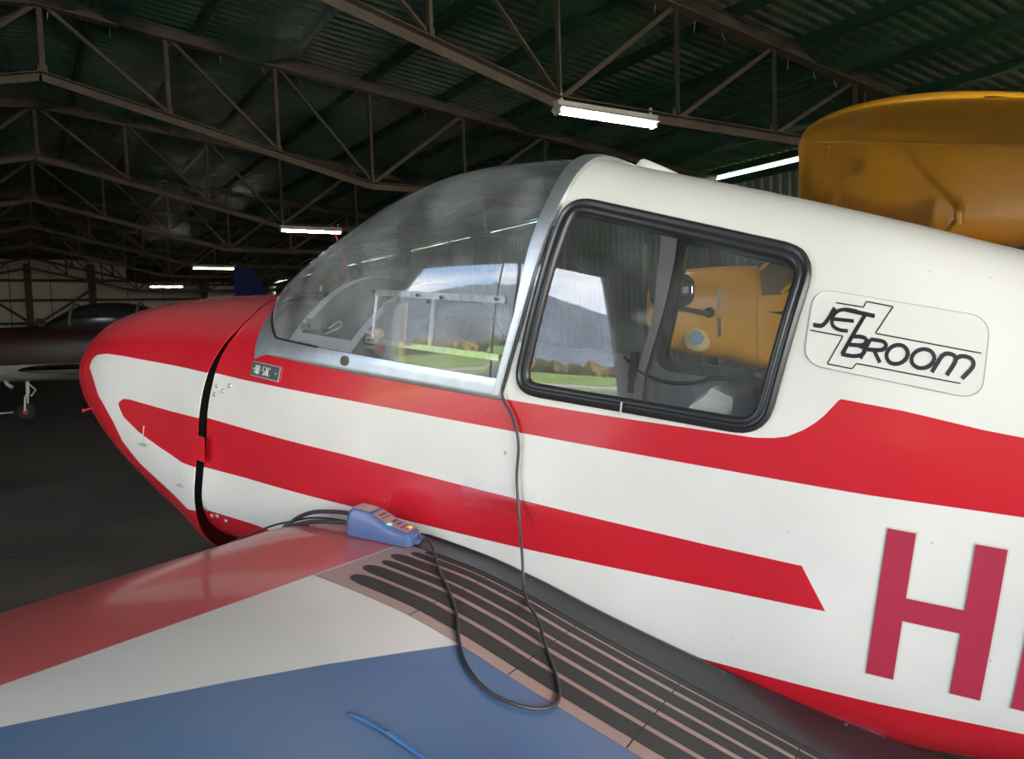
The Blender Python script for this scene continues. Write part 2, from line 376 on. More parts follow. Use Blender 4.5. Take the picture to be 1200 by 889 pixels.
# film draped under the purlins
def film_mat():
    m = mat('green foil', (.02, .10, .05), .42); n = m.node_tree; b = n.nodes['Principled BSDF']; o = n.nodes['Material Output']
    t = n.nodes.new('ShaderNodeTexCoord'); mp = n.nodes.new('ShaderNodeMapping'); mp.inputs['Scale'].default_value = (1, .35, 1)
    a = n.nodes.new('ShaderNodeTexNoise'); a.inputs['Scale'].default_value = .8; a.inputs['Detail'].default_value = 7; a.inputs['Roughness'].default_value = .62
    r = n.nodes.new('ShaderNodeValToRGB'); r.color_ramp.elements[0].position = .44; r.color_ramp.elements[1].position = .60
    r.color_ramp.elements[0].color = (.08, .08, .08, 1); r.color_ramp.elements[1].color = (.7, .7, .7, 1)
    c2 = n.nodes.new('ShaderNodeTexNoise'); c2.inputs['Scale'].default_value = .5; c2.inputs['Detail'].default_value = 3
    r2 = n.nodes.new('ShaderNodeValToRGB'); r2.color_ramp.elements[0].position = .35; r2.color_ramp.elements[0].color = (.012, .05, .034, 1)
    r2.color_ramp.elements[1].position = .68; r2.color_ramp.elements[1].color = (.05, .17, .08, 1)
    tr = n.nodes.new('ShaderNodeBsdfTransparent'); mi = n.nodes.new('ShaderNodeMixShader')
    n.links.new(t.outputs['Object'], mp.inputs[0]); n.links.new(mp.outputs[0], a.inputs[0]); n.links.new(a.outputs[0], r.inputs[0])
    n.links.new(t.outputs['Object'], c2.inputs[0]); n.links.new(c2.outputs[0], r2.inputs[0]); n.links.new(r2.outputs[0], b.inputs['Base Color'])
    n.links.new(r.outputs[0], mi.inputs[0]); n.links.new(tr.outputs[0], mi.inputs[1]); n.links.new(b.outputs[0], mi.inputs[2]); n.links.new(mi.outputs[0], o.inputs[0])
    return m
rows = []
for i in range(0, 176):
    x = HX0+.15+i*(HX1-HX0-.3)/175; row = []
    ph_ = ((x+6.1) % 1.45)/1.45
    for j in range(300):
        y = 2+j*.168
        w = mnoise.noise(Vector((x*.9, y*.5, 0)))*.09+mnoise.noise(Vector((x*2.2+y*1.6, y*1.3-x, 3)))*.06
        row.append((x, y, roof_z(x)-.045-.10*math.sin(PI*ph_)*(1+mnoise.noise(Vector((x, y*.4, 8))))+w*math.sin(PI*ph_)-.012))
    rows.append(row)
o = MB().grid(rows).obj('insulation_film', film_mat(), cl, smooth=180); tag(o, kind='stuff')

# trusses
TY = [7.43+5.75*k for k in range(-1, 8)]
def chord_z(x):
    a = abs(x-XR); return 5.32-.243*a if a < 5.02 else 4.10
def truss(y, first=False):
    t = empty('roof_truss', (0, y, 0)); tag(t, kind='structure')
    for (xa, xb) in ((HX0+.1, XR), (XR, HX1-.1)):
        mb = MB(); mb.beam((xa, 0, roof_z(xa)-.09), (xb, 0, roof_z(xb)-.09), .10, .17); mb.beam((xa, 0, roof_z(xa)-.01), (xb, 0, roof_z(xb)-.01), .17, .015)
        mb.beam((xa, 0, roof_z(xa)-.17), (xb, 0, roof_z(xb)-.17), .17, .015); mb.obj('top_chord', M_steel, t, smooth=None)
    P = [HX0+.1, XR-5.02, XR, XR+5.02, HX1-.1]
    for a, b in zip(P[:-1], P[1:]): MB().angle((a, 0, chord_z(a)), (b, 0, chord_z(b)), .11, .012).obj('bottom_chord', M_steel, t, smooth=None)
    NX = [XR-6.9]*0+[XR-5.02, XR-3.35, XR-1.67, XR, XR+1.67, XR+3.35, XR+5.02, XR+6.93, XR+8.84, XR+10.75, XR+12.66]
    for k, x in enumerate(NX):
        MB().angle((x, 0, chord_z(x)), (x, 0, roof_z(x)-.1), .07, .008, side=(0, 1, 0)).obj('vertical_member', M_steel, t, smooth=None)
        if x >= XR+5 and k+1 < len(NX): MB().angle((x, 0, chord_z(x)), (NX[k+1], 0, roof_z(NX[k+1])-.1), .065, .008).obj('diagonal_member', M_steel, t, smooth=None)
        if x < XR-5: MB().angle((x, 0, chord_z(x)), (HX0+.2, 0, roof_z(HX0)-.1), .065, .008).obj('diagonal_member', M_steel, t, smooth=None)
        if .1 < abs(x-XR) < 5.1:
            q = NX[k-1] if x > XR else NX[k+1]
            MB().angle((x, 0, chord_z(x)), (q, 0, roof_z(q)-.1), .065, .008).obj('diagonal_member', M_steel, t, smooth=None)
        MB().box((x+.03, .05, chord_z(x)+.05), (.13, .012, .12)).obj('gusset_plate', M_steel, t, smooth=None)
    for x in (HX0+.15, HX1-.15): MB().box((x, 0, roof_z(x)/2-.08), (.2, .24, roof_z(x)-.16)).obj('column', M_steel, t, smooth=None)
    return t
TR = [truss(y) for y in TY]
# wire ties left hanging from the top chords of the nearest trusses
M_tie = mat('pale wire', (.42, .42, .36), .5)
rt = random.Random(3)
for ti, xs in ((1, np.arange(7.2, 13.5, .62)), (2, np.arange(.6, 12, .75))):
    for x in xs:
        x = float(x)+rt.uniform(-.15, .15); z = roof_z(x)
        P = [(x, .10, z), (x+.01, .10, z-.1), (x+rt.uniform(-.03, .03), .11, z-.19), (x+rt.uniform(-.05, .05), .11, z-rt.uniform(.22, .34))]
        MB().tube(P, .005, 5).obj('wire_tie', M_tie, TR[ti])

# strip lights hung under the knees of every other truss
def strip_light(x, y, label, group=None, on=True):
    t = empty('strip_light', (x, y, 3.93)); t['label'] = label; t['category'] = 'light'
    if group: t['group'] = group
    b = MB().box((0, 0, .10), (1.56, .11, .05)).box((-.70, 0, .17), (.03, .03, .10)).box((.70, 0, .17), (.03, .03, .10)).obj('housing', M_lampb, t, smooth=None)
    q = MB().prism([(-.77, -.12, .03), (-.77, .12, .03), (-.77, .05, .08), (-.77, -.05, .08)], (1.54, 0, 0)).obj('reflector', M_lampb, t, smooth=None)
    MB().cyl((-.74, -.03, .0), (.74, -.03, .0), .016, 12).obj('tube', M_tube, t); MB().cyl((-.74, .03, .0), (.74, .03, .0), .016, 12).obj('tube', M_tube, t)
    for s in (-.755, .755): MB().box((s, 0, .005), (.03, .12, .07)).obj('end_cap', M_lampb, t, smooth=None)
    return t
gl = 'lit tube lights under the trusses'
strip_light(6.2, TY[1], 'large lit tube light above the cockpit roof, nearest of the hangar lights', gl)
strip_light(6.2, TY[3], 'lit tube light over the windscreen, just left of the thin red aerial', gl)
strip_light(6.2, TY[5], 'small lit tube light above the red cowling, second farthest of the row', gl)
strip_light(6.2, TY[7], 'smallest and farthest lit tube light above the red cowling', gl)

# ================================================================ THE MOTOR GLIDER
# aircraft frame: x forward from the hoop, y to the left wing, z up; nose high on its tailwheel
_ph, _pt = R(27.7), R(7.5)
AO = Vector((1.482, 1.878, 1.25))
hf = Vector((-math.sin(_ph), math.cos(_ph), 0)); AL = Vector((-math.cos(_ph), -math.sin(_ph), 0))
AF = hf*math.cos(_pt)+Vector((0, 0, math.sin(_pt))); AU = AF.cross(AL)
AM = Matrix((AF, AL, AU)).transposed().to_4x4(); AM.translation = AO
BASE = Vector((AO.x, AO.y, 0))
glider = empty('motor_glider'); RM = Matrix((AF, AL, AU)).transposed().to_4x4(); RM.translation = BASE; glider.matrix_world = RM
tag(glider, 'white motor glider with red stripes, bubble canopy and red cowling', 'aircraft')
OFF = RM.inverted() @ AO
def aw(p): return AM @ Vector(p)          # aircraft point to world
def part(mb, name, mats, parent=glider, smooth=35, weld=True):
    return mb.obj(name, mats, parent, smooth, OFF if parent is glider else None, None, weld)

def pch(xs, ys):
    xs = np.array(xs, float); ys = np.array(ys, float); d = np.diff(ys)/np.diff(xs); m = np.zeros(len(xs)); m[0] = d[0]; m[-1] = d[-1]
    for i in range(1, len(xs)-1): m[i] = 0 if d[i-1]*d[i] <= 0 else 2*d[i-1]*d[i]/(d[i-1]+d[i])
    def f(x):
        x = min(max(x, xs[0]), xs[-1]); i = int(min(max(np.searchsorted(xs, x)-1, 0), len(xs)-2)); h = xs[i+1]-xs[i]; t = (x-xs[i])/h
        return float((2*t**3-3*t*t+1)*ys[i]+(t**3-2*t*t+t)*h*m[i]+(-2*t**3+3*t*t)*ys[i+1]+(t**3-t*t)*h*m[i+1])
    return f
fW=pch([-5.2,-3,-1.6,-1.1,-.7,0,.6,1.3,1.9,2.19,2.34,2.44,2.50,2.53],[.04,.2,.405,.465,.51,.535,.52,.445,.36,.275,.205,.14,.085,.0])
fT=pch([-5.2,-3,-1.6,-1.25,-1.06,-.82,-.55,-.21,-.02,.3,.9,1.2,1.56,1.93,2.12,2.29,2.41,2.49,2.53],[.12,.22,.39,.44,.472,.522,.575,.635,.665,.5,.215,.187,.148,.087,.04,-.02,-.10,-.17,-.24])
fB=pch([-5.2,-3,-1.6,-.8,0,1.0,1.28,1.45,1.85,2.14,2.33,2.46,2.53],[-.05,-.3,-.58,-.72,-.74,-.745,-.74,-.71,-.61,-.50,-.415,-.335,-.26])
fM=pch([-5.2,-3,-1,1.5,2.3,2.53],[.02,-.1,-.24,-.24,-.26,-.27])
fNU=pch([-5.2,-1.3,-.75,0,.5,.9,1.3,2.0,2.53],[2.2,3.4,4.2,4.0,3.4,2.9,2.5,2.2,2.0])
fNL=pch([-5.2,-1,0,1.3,2.0,2.53],[2.2,3.2,3.6,3.6,2.7,2.0])

def tuck(x): return .085*float(np.interp(x, [-2, -1.2, 1.0, 1.25], [0, 1, 1, 0]))     # the lower panels lean in below the longeron
def ysurf(x, z):
    zm = fM(x); w = fW(x)
    if z >= zm: r = (z-zm)/max(fT(x)-zm, 1e-4); n = fNU(x)
    else: r = (zm-z)/max(zm-fB(x), 1e-4); n = fNL(x)
    r = min(r, 1.0); return (w-tuck(x)*max(0, zm-z))*(1-r**n)**(1/n)
def zsurf(x, y):
    zm = fM(x); n = fNU(x); return zm+(fT(x)-zm)*(1-min(abs(y)/fW(x), 1)**n)**(1/n)
def body(x, v, off=0.):
    "v 0 top centre, .5 widest, 1 bottom centre, up to 2 round the right side"
    zm = fM(x); w = fW(x)+off; sg = 1
    if v > 1: v = 2-v; sg = -1
    a = v*PI; s = abs(math.sin(a)); c = abs(math.cos(a))
    if v <= .5: n = fNU(x); return (x, sg*w*s**(2/n), zm+(fT(x)+off-zm)*c**(2/n))
    n = fNL(x); dz = (zm-fB(x)+off)*c**(2/n); return (x, sg*(w-tuck(x)*dz)*s**(2/n), zm-dz)
def nrm(x, y, z):
    e = .004; yy = ysurf(x, z); dx = (ysurf(x+e, z)-ysurf(x-e, z))/(2*e); dz = (ysurf(x, z+e)-ysurf(x, z-e))/(2*e)
    return Vector((-dx, 1, -dz)).normalized()
def onside(x, z, off=.002, side=1):
    y = ysurf(x, z); n = nrm(x, y, z); p = Vector((x, y, z))+n*off
    return Vector((p.x, side*p.y, p.z))

# paint scheme: piecewise boundaries read in aircraft x/z
def paint_mat():
    m = mat('glider paint', WHITE, .24, coat=.25); n = m.node_tree; b = n.nodes['Principled BSDF']
    X0, X1, Z0, Z1 = -1.3, 2.7, -1.0, 1.0
    t = n.nodes.new('ShaderNodeTexCoord'); sp = n.nodes.new('ShaderNodeSeparateXYZ'); n.links.new(t.outputs['Object'], sp.inputs[0])
    mx_ = n.nodes.new('ShaderNodeMapRange'); mx_.inputs[1].default_value = X0; mx_.inputs[2].default_value = X1; n.links.new(sp.outputs[0], mx_.inputs[0])
    mz = n.nodes.new('ShaderNodeMapRange'); mz.inputs[1].default_value = Z0; mz.inputs[2].default_value = Z1; n.links.new(sp.outputs[2], mz.inputs[0])
    def curve(pts, X0=X0, X1=X1):
        mx_ = n.nodes.new('ShaderNodeMapRange'); mx_.inputs[1].default_value = X0; mx_.inputs[2].default_value = X1; n.links.new(sp.outputs[0], mx_.inputs[0])
        pts = sorted(pts); c = n.nodes.new('ShaderNodeFloatCurve'); cu = c.mapping.curves[0]
        P = [((x-X0)/(X1-X0), (z-Z0)/(Z1-Z0)) for x, z in pts if X0 <= x <= X1]
        P = ([(0, P[0][1])] if P[0][0] > .001 else [])+P+([(1, P[-1][1])] if P[-1][0] < .999 else [])
        cu.points[0].location = P[0]; cu.points[-1].location = P[-1]
        for q in P[1:-1]: cu.points.new(*q)
        for q in cu.points: q.handle_type = 'VECTOR'
        c.mapping.update(); n.links.new(mx_.outputs[0], c.inputs['Value']); return c.outputs[0]
    def mth(op, a, b_=None):
        k = n.nodes.new('ShaderNodeMath'); k.operation = op
        for i, q in enumerate((a, b_)):
            if q is None: continue
            if isinstance(q, (int, float)): k.inputs[i].default_value = q
            else: n.links.new(q, k.inputs[i])
        return k.outputs[0]
    z = mz.outputs[0]
    below_w = mth('LESS_THAN', z, curve(WB, -1.2, 2.15)); above_l = mth('GREATER_THAN', z, curve(LO, -1.2, 2.15))
    inm = mth('MULTIPLY', mth('LESS_THAN', z, curve(MT, -.9, 1.82)), mth('GREATER_THAN', z, curve(MBt, -.9, 1.82)))
    inm = mth('MULTIPLY', inm, mth('GREATER_THAN', sp.outputs[0], mth('SUBTRACT', mth('MULTIPLY', sp.outputs[2], .635), .588)))
    white = mth('MULTIPLY', mth('MULTIPLY', below_w, above_l), mth('SUBTRACT', 1.0, inm))
    white2 = mth('MULTIPLY', mth('GREATER_THAN', z, curve(WT, -1.1, .03)), mth('LESS_THAN', sp.outputs[0], .03))
    w = mth('MAXIMUM', white, white2)
    # faint ageing of both colours
    nz = n.nodes.new('ShaderNodeTexNoise'); nz.inputs['Scale'].default_value = 3; nz.inputs['Detail'].default_value = 6; n.links.new(t.outputs['Object'], nz.inputs[0])
    mr = n.nodes.new('ShaderNodeMapRange'); mr.inputs[1].default_value = .3; mr.inputs[2].default_value = .7; mr.inputs[3].default_value = .93; mr.inputs[4].default_value = 1.05; n.links.new(nz.outputs[0], mr.inputs[0])
    mi = n.nodes.new('ShaderNodeMix'); mi.data_type = 'RGBA'; n.links.new(w, mi.inputs[0]); mi.inputs[6].default_value = (*RED, 1); mi.inputs[7].default_value = (*WHITE, 1)
    # tiny specks and scuffs
    sk = n.nodes.new('ShaderNodeTexNoise'); sk.inputs['Scale'].default_value = 38; sk.inputs['Detail'].default_value = 3; n.links.new(t.outputs['Object'], sk.inputs[0])
    sr = n.nodes.new('ShaderNodeMapRange'); sr.inputs[1].default_value = .74; sr.inputs[2].default_value = .78; n.links.new(sk.outputs[0], sr.inputs[0])
    m2 = n.nodes.new('ShaderNodeMix'); m2.data_type = 'RGBA'; n.links.new(sr.outputs[0], m2.inputs[0]); m2.inputs[7].default_value = (.35, .33, .30, 1)
    vm = n.nodes.new('ShaderNodeVectorMath'); vm.operation = 'SCALE'; n.links.new(mi.outputs[2], vm.inputs[0]); n.links.new(mr.outputs[0], vm.inputs['Scale'])
    n.links.new(vm.outputs[0], m2.inputs[6])
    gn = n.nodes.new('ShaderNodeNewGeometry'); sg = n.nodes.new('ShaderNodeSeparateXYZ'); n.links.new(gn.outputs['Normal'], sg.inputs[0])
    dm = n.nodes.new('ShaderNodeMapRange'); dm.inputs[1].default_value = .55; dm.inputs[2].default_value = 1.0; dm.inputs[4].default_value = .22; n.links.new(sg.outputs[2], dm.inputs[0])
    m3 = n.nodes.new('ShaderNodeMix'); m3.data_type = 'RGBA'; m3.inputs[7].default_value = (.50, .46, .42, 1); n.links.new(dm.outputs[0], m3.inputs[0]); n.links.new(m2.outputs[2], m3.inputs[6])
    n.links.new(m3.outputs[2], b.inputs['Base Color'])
    bu = n.nodes.new('ShaderNodeBump'); bu.inputs['Strength'].default_value = .10; bu.inputs['Distance'].default_value = .004
    z2 = n.nodes.new('ShaderNodeTexNoise'); z2.inputs['Scale'].default_value = 9; n.links.new(t.outputs['Object'], z2.inputs[0]); n.links.new(z2.outputs[0], bu.inputs['Height']); n.links.new(bu.outputs[0], b.inputs['Normal']); n.links.new(bu.outputs[0], b.inputs['Coat Normal'])
    return m
WB = [(2.125, -.30), (2.119, -.20), (2.095, -.155), (2.059, -.136), (1.952, -.116), (1.798, -.105), (1.518, -.093), (1.315, -.086), (1.179, -.082), (1.037, -.081), (.556, -.068), (.243, -.063), (-.04, -.060), (-.84, -.056), (-1.107, -.049)]
LO = [(2.125, -.14), (2.119, -.19), (2.052, -.225), (1.978, -.29), (1.934, -.31), (1.841, -.373), (1.783, -.438), (1.664, -.499), (1.472, -.552), (1.323, -.592), (1.251, -.58), (.937, -.570), (-.485, -.520), (-.911, -.510), (-1.172, -.496)]
MT = [(1.795, -.30), (1.788, -.280), (1.753, -.262), (1.70, -.256), (1.649, -.255), (1.419, -.25), (1.196, -.238), (.542, -.227), (-.10, -.229), (-.541, -.232), (-.735, -.231), (-.9, -.229)]
MBt = [(1.795, -.28), (1.788, -.30), (1.754, -.332), (1.635, -.369), (1.483, -.397), (1.33, -.417), (1.211, -.414), (.532, -.381), (.292, -.371), (-.051, -.357), (-.283, -.345), (-.591, -.329), (-.789, -.320), (-.9, -.316)]
WT = [(.03, .016), (-.008, .017), (-.277, .019), (-.48, .022), (-.605, .024), (-.645, .030), (-.672, .038), (-.702, .057), (-.722, .075), (-.738, .094), (-.762, .131), (-.88, .123), (-1.019, .106), (-1.086, .101)]
M_paint = paint_mat()

def hoop_x(z, back):
    if not back: return float(np.interp(z, [.0, .028, .228, .394, .521, .62, .668], [.045, .038, .0, -.011, -.028, -.034, -.034]))
    return float(np.interp(z, [.0, .028, .224, .369, .539, .62, .668], [.016, .015, -.025, -.048, -.076, -.084, -.086]))
# openings
def rpoly(P, r, k=6):
    out_ = []; n = len(P)
    for i in range(n):
        p0, p1, p2 = [np.array(P[j % n], float) for j in (i-1, i, i+1)]
        a = (p0-p1)/np.linalg.norm(p0-p1); b = (p2-p1)/np.linalg.norm(p2-p1)
        rr = r[i] if hasattr(r, '__len__') else r
        for q in range(k+1):
            t = q/k; out_.append(tuple(p1+a*rr*(1-t)**2+b*rr*t**2))
    return out_
WIN_O = rpoly([(-.083, .524), (-.022, .041), (-.31, .0385), (-.625, .033), (-.672, .424)], [.065, .065, .02, .065, .07])   # outer line of the rubber seal
cw = np.mean(WIN_O, axis=0)
def inset(P, d):
    n = len(P); out_ = []
    for i in range(n):
        a = np.array(P[i-1]); b = np.array(P[(i+1) % n]); t = (b-a)/max(np.linalg.norm(b-a), 1e-9); nn = np.array([-t[1], t[0]])
        if np.dot(cw-np.array(P[i]), nn) < 0: nn = -nn
        out_.append(tuple(np.array(P[i])+nn*d))
    return out_
WIN_H = inset(WIN_O, .012)
def inpoly(x, z, P):
    c = False; n = len(P)
    for i in range(n):
        x1, z1 = P[i-1]; x2, z2 = P[i]
        if (z1 > z) != (z2 > z) and x < (x2-x1)*(z-z1)/(z2-z1)+x1: c = not c
    return c
def base_y(x):      # plan outline of the canopy foot over the deck
    if x < .55: return 9
    q = (x-.55)/.58
    return 0 if q >= 1 else .505*(1-q**2.5)**.4
def opening(x, y, z):
    if inpoly(x, z, WIN_H): return True
    if hoop_x(z, 1)+.010 < x < 1.13 and z > .045 and (x < .62 or abs(y) < base_y(x)-.004): return True
    return False
def side_loft(xs, nv, off=0., keep=None, v0=0., v1=1., name=None):
    mb = MB()
    for sgn in (1, -1):
        rows = []
        for x in xs:
            row = []
            for j in range(nv+1):
                p = body(x, v0+(v1-v0)*j/nv, off); row.append((p[0], sgn*p[1], p[2]))
            rows.append(row)
        def kp(i, j):
            c = np.mean([rows[i][j], rows[i+1][j], rows[i][j+1], rows[i+1][j+1]], axis=0)
            return keep is None or keep(c[0], c[1], c[2])
        mb.grid(rows, flip=sgn < 0, keep=kp)
    return mb
xs = list(np.linspace(-5.2, -1.2, 28))+list(np.arange(-1.16, -.72, .03))+list(np.arange(-.70, 1.09, .0115))+[1.10]
# lower flank and roof skin
mb = side_loft(xs, 200, 0, lambda x, y, z: not opening(x, abs(y), z))
# forward ring up to the cowl gap, following the slanted edge
def cowl_edge(v):
    return float(np.interp(v, [0, .12, .22, .30, .38, .5, .62, .8, 1], [1.215, 1.175, 1.135, 1.155, 1.185, 1.222, 1.262, 1.292, 1.30]))
def gapw(v): return float(np.interp(v, [0, .33, .38, .44, .5, .6, .7, .85, 1], [.0008, .0012, .008, .017, .020, .015, .010, .008, .012]))
for sgn in (1, -1):
    rows = []
    for i in range(15):
        row = []
        for j in range(201):
            v = j/200; x = 1.10+(cowl_edge(v)-gapw(v)-1.10)*i/14; p = body(x, v); row.append((p[0], sgn*p[1], p[2]))
        rows.append(row)
    mb.grid(rows, flip=sgn < 0)
    mb.grid([[(lambda p: (p[0], sgn*p[1], p[2]))(body(cowl_edge(j/200)-gapw(j/200), j/200, o_)) for j in range(201)] for o_ in (0, -.006)])
fus = part(mb, 'fuselage', M_paint, smooth=60)
# black liner ring added behind the gap, standing in for its shade
part(MB().grid([[body(x, v, -.022) for v in np.linspace(0, 2, 120, endpoint=False)] for x in (1.05, 1.2, 1.4)], cv=True), 'gap_liner', M_dark, smooth=60)
# engine cowling, standing slightly proud with its own aft edge
rows = []; N = 64
def cp(t, v, sgn, off):
    e = cowl_edge(v); x = e+(2.53-e)*(1-(1-t)**1.7)
    lift = .004+.008*float(np.interp(v, [.28, .42], [0, 1]))+.010*math.exp(-((t)/.06)**2)*float(np.interp(v, [0, .25, .4, .8, 1], [0, .2, 1, 1.6, 2.2]))
    drop = .045*max(0, (v-.62)/.38)*max(0, 1-t/.35)
    p = body(x, v, (lift+off)*(1 if x < 2.43 else max(0, (2.53-x)/.1))); return (p[0], sgn*p[1], p[2]-drop)
mb = MB()
for off in (0, -.004):
    for sgn in (1, -1):
        mb.grid([[cp(i/N, j/90, sgn, off) for j in range(91)] for i in range(N+1)], flip=(sgn < 0) != (off < 0))
for sgn in (1, -1):
    mb.grid([[cp(0, j/90, sgn, o_) for j in range(91)] for o_ in (0, -.004)])
cowl = part(mb, 'engine_cowling', M_paint, smooth=60)
# catch plate bridging the gap, screws, small pins on the cowl
def plate_on(mb, x0, x1, z0, z1, th, off, n=6, side=1):
    P = [[onside(x0+(x1-x0)*i/n, z0+(z1-z0)*j/n, off+th, side) for j in range(n+1)] for i in range(n+1)]
    Q = [[onside(x0+(x1-x0)*i/n, z0+(z1-z0)*j/n, off, side) for j in range(n+1)] for i in range(n+1)]
    mb.grid(P); mb.grid(Q, flip=True)
    mb.grid([[a[0] for a in P], [a[0] for a in Q]]); mb.grid([[a[-1] for a in P], [a[-1] for a in Q]]); mb.grid([P[0], Q[0]]); mb.grid([P[-1], Q[-1]]); return mb
part(plate_on(MB(), 1.185, 1.25, -.385, -.30, .004, .020), 'cowling_latch', M_paint, smooth=30)['label'] = 'red metal latch plate over the cowling gap'
for i, (x, z) in enumerate([(1.161, -.122), (1.086, -.11), (1.12, -.133), (1.165, -.151), (1.236, -.575), (1.222, -.600), (1.19, -.592), (1.15, -.60)]):
    p = onside(x, z, 0); n_ = nrm(x, 0, z)
    part(MB().cyl(p-n_*.002, p+n_*.004, .009, 14, .007).cyl(p+n_*.0035, p+n_*.0045, .003, 6), 'screw', M_alu)
for (x, z0, z1) in ((1.585, -.405, -.335), (1.335, -.50, -.42)):
    p = onside(x, z0, .016); q = onside(x, z1, .016); n_ = nrm(x, 0, z0)
    part(MB().tube([q, (q+p)/2+n_*.004, p+n_*.004], .0018, 6).cyl(p, p+n_*.012, .006, 8).box(p+n_*.012+Vector((0, 0, 0)), (.03, .006, .006)), 'cowl_fastener', M_alu)
p = onside(2.14, -.369, .008); part(MB().cyl(p-Vector((0, .01, 0)), p+Vector((.015, .02, -.010)), .004, 8).cyl(p+Vector((.015, .02, -.010)), p+Vector((.020, .028, -.012)), .007, 10), 'drain_pipe', M_red)
mb = MB(); mb.tube([(1.30, 0, -.74), (1.36, .05, -.80), (1.34, .09, -.86)], .02, 12); part(mb, 'exhaust_stub', M_steel)

# canopy
cT = pch([0, .24, .40, .57, .79, .98, 1.08, 1.13], [.668, .655, .632, .575, .462, .335, .255, .20])
def c_sec(x, a):
    if x < .55: yb = ysurf(x, .06); zb = .06
    else:
        yb = min(base_y(x), ysurf(x, .06)); zb = max(.055, zsurf(x, yb)) if x > .8 else .06
        if x > .8: zb = .06+(zb-.06)*min(1, (x-.8)/.12)
    n = float(np.interp(x, [0, .7, 1.13], [3.2, 2.45, 2.1])); zt = max(cT(x), zb)
    sh = .003 if x < .03 else 0
    return (x, (yb-sh)*abs(math.sin(a))**(2/n), zb+(zt-sh-zb)*abs(math.cos(a))**(2/n))
xc = [1.13-1.13*(1-math.cos(PI/2*i/70)) for i in range(71)][::1]
xc = [x-.004 for x in xc]+[-.03, -.055]
rows = []
for x in xc:
    h = [c_sec(x, PI/2*j/40) for j in range(41)]
    rows.append([(p[0], -p[1], p[2]) for p in h[::-1]]+h[1:])
canopy = part(MB().grid(rows), 'canopy', M_glass, smooth=180)
# sliding vent let into the near side of the canopy: two clear tracks and a sliding pane
def on_can(x, z, off=.004):
    lo, hi = 0, PI/2
    for _ in range(30):
        a = (lo+hi)/2
        if c_sec(x, a)[2] > z: lo = a
        else: hi = a
    p = c_sec(x, a); return Vector((p[0], p[1]+off, p[2]+off*.3))
def strip_can(P, w, th, name, m, parent):
    mb = MB(); P = [on_can(x, z) for x, z in resample(P, 14)]
    mb.beam
    for a, b in zip(P[:-1], P[1:]): mb.beam(a, b, th, w)
    return mb.obj(name, m, parent, None)
track = strip_can([(.46, .245), (.03, .262)], .018, .008, 'vent_track', M_clear, canopy)
strip_can([(.475, .112), (.03, .118)], .016, .008, 'vent_track', M_clear, canopy)
strip_can([(.452, .24), (.452, .115)], .006, .006, 'vent_window', M_clear, canopy)
strip_can([(.246, .25), (.246, .115)], .010, .008, 'vent_window', M_clear, canopy)
for (x, z) in ((.46, .247), (.30, .249), (.22, .250), (.05, .26), (.46, .112), (.26, .235)):
    p = on_can(x, z, .008); MB().cyl(p, p+Vector((0, .006, .001)), .0045, 10).obj('screw', M_steel, canopy)
# rail and windscreen strip
inner = [(x, ysurf(x, .06), .06) for x in np.linspace(.012, .72, 20)]
for x in np.linspace(.76, 1.125, 40):
    p = c_sec(x, PI/2); inner.append(p)
inner.append((1.13, 0, .197))
outer = [(x, ysurf(x, .012), .012) for x in np.linspace(.015, .955, 26)]
for (x, y) in ((.985, .457), (1.006, .437), (1.022, .41), (1.035, .376), (1.055, .326), (1.095, .22), (1.135, .12), (1.155, .05), (1.165, 0)):
    y = min(y, fW(x)*.985); outer.append((x, y, zsurf(x, y)))
ia = resample(inner, 110); oa_ = resample(outer, 110)
# match parameters: corner to corner
def split_match(P, k, n1, n2):
    P = np.array(P); return np.vstack([resample(P[:k+1], n1), resample(P[k:], n2)[1:]])
ia = split_match(inner, 20, 50, 60); oa_ = split_match(outer, 25, 50, 60)
for sgn in (1, -1):
    rows = []
    for a, b in zip(ia, oa_):
        row = []
        for t in np.linspace(0, 1, 7):
            p = np.array(a)*(1-t)+np.array(b)*t
            if p[2] < .055 and p[0] < .99: p[1] = ysurf(p[0], p[2]); off = Vector((0, .006, 0))
            else:
                if 0 < t and p[0] > .86: p[2] = max(zsurf(p[0], p[1]), p[2]) if t < 1 else zsurf(p[0], p[1])
                off = Vector((0, .003, .005))
            q = Vector(p)+off*(1 if t < .99 else .2)
            row.append((q.x, sgn*q.y, q.z))
        rows.append(row)
    part(MB().grid(rows, flip=sgn < 0), 'canopy_rail', M_alu, smooth=60)
# black bead where glass meets the strip
part(MB().tube([(p[0], p[1]+.004, p[2]+.006) for p in ia[44:]]+[(p[0], -p[1]-.004, p[2]+.006) for p in ia[::-1][1:66]], .0035, 6), 'canopy_bead', M_rub)
# hoop
rows = []
for j in range(121):
    v = j/120*.4765; row = []
    for sg in (1,):
        z = body(0, v)[2]
        xf, xb = hoop_x(z, 0), hoop_x(z, 1)
        for t, off in ((0, -.002), (.06, .009), (.5, .011), (.94, .009), (1, -.002)):
            x = xf+(xb-xf)*t; p = body(x, v, off); row.append(p)
    rows.append(row)
rows = [r for r in rows if r[0][2] > .012]
full = [[(p[0], -p[1], p[2]) for p in r] for r in rows[::-1]]+rows[1:]
part(MB().grid(full), 'canopy_hoop', M_alu, smooth=50)['label'] = 'bright aluminium band over the cabin'
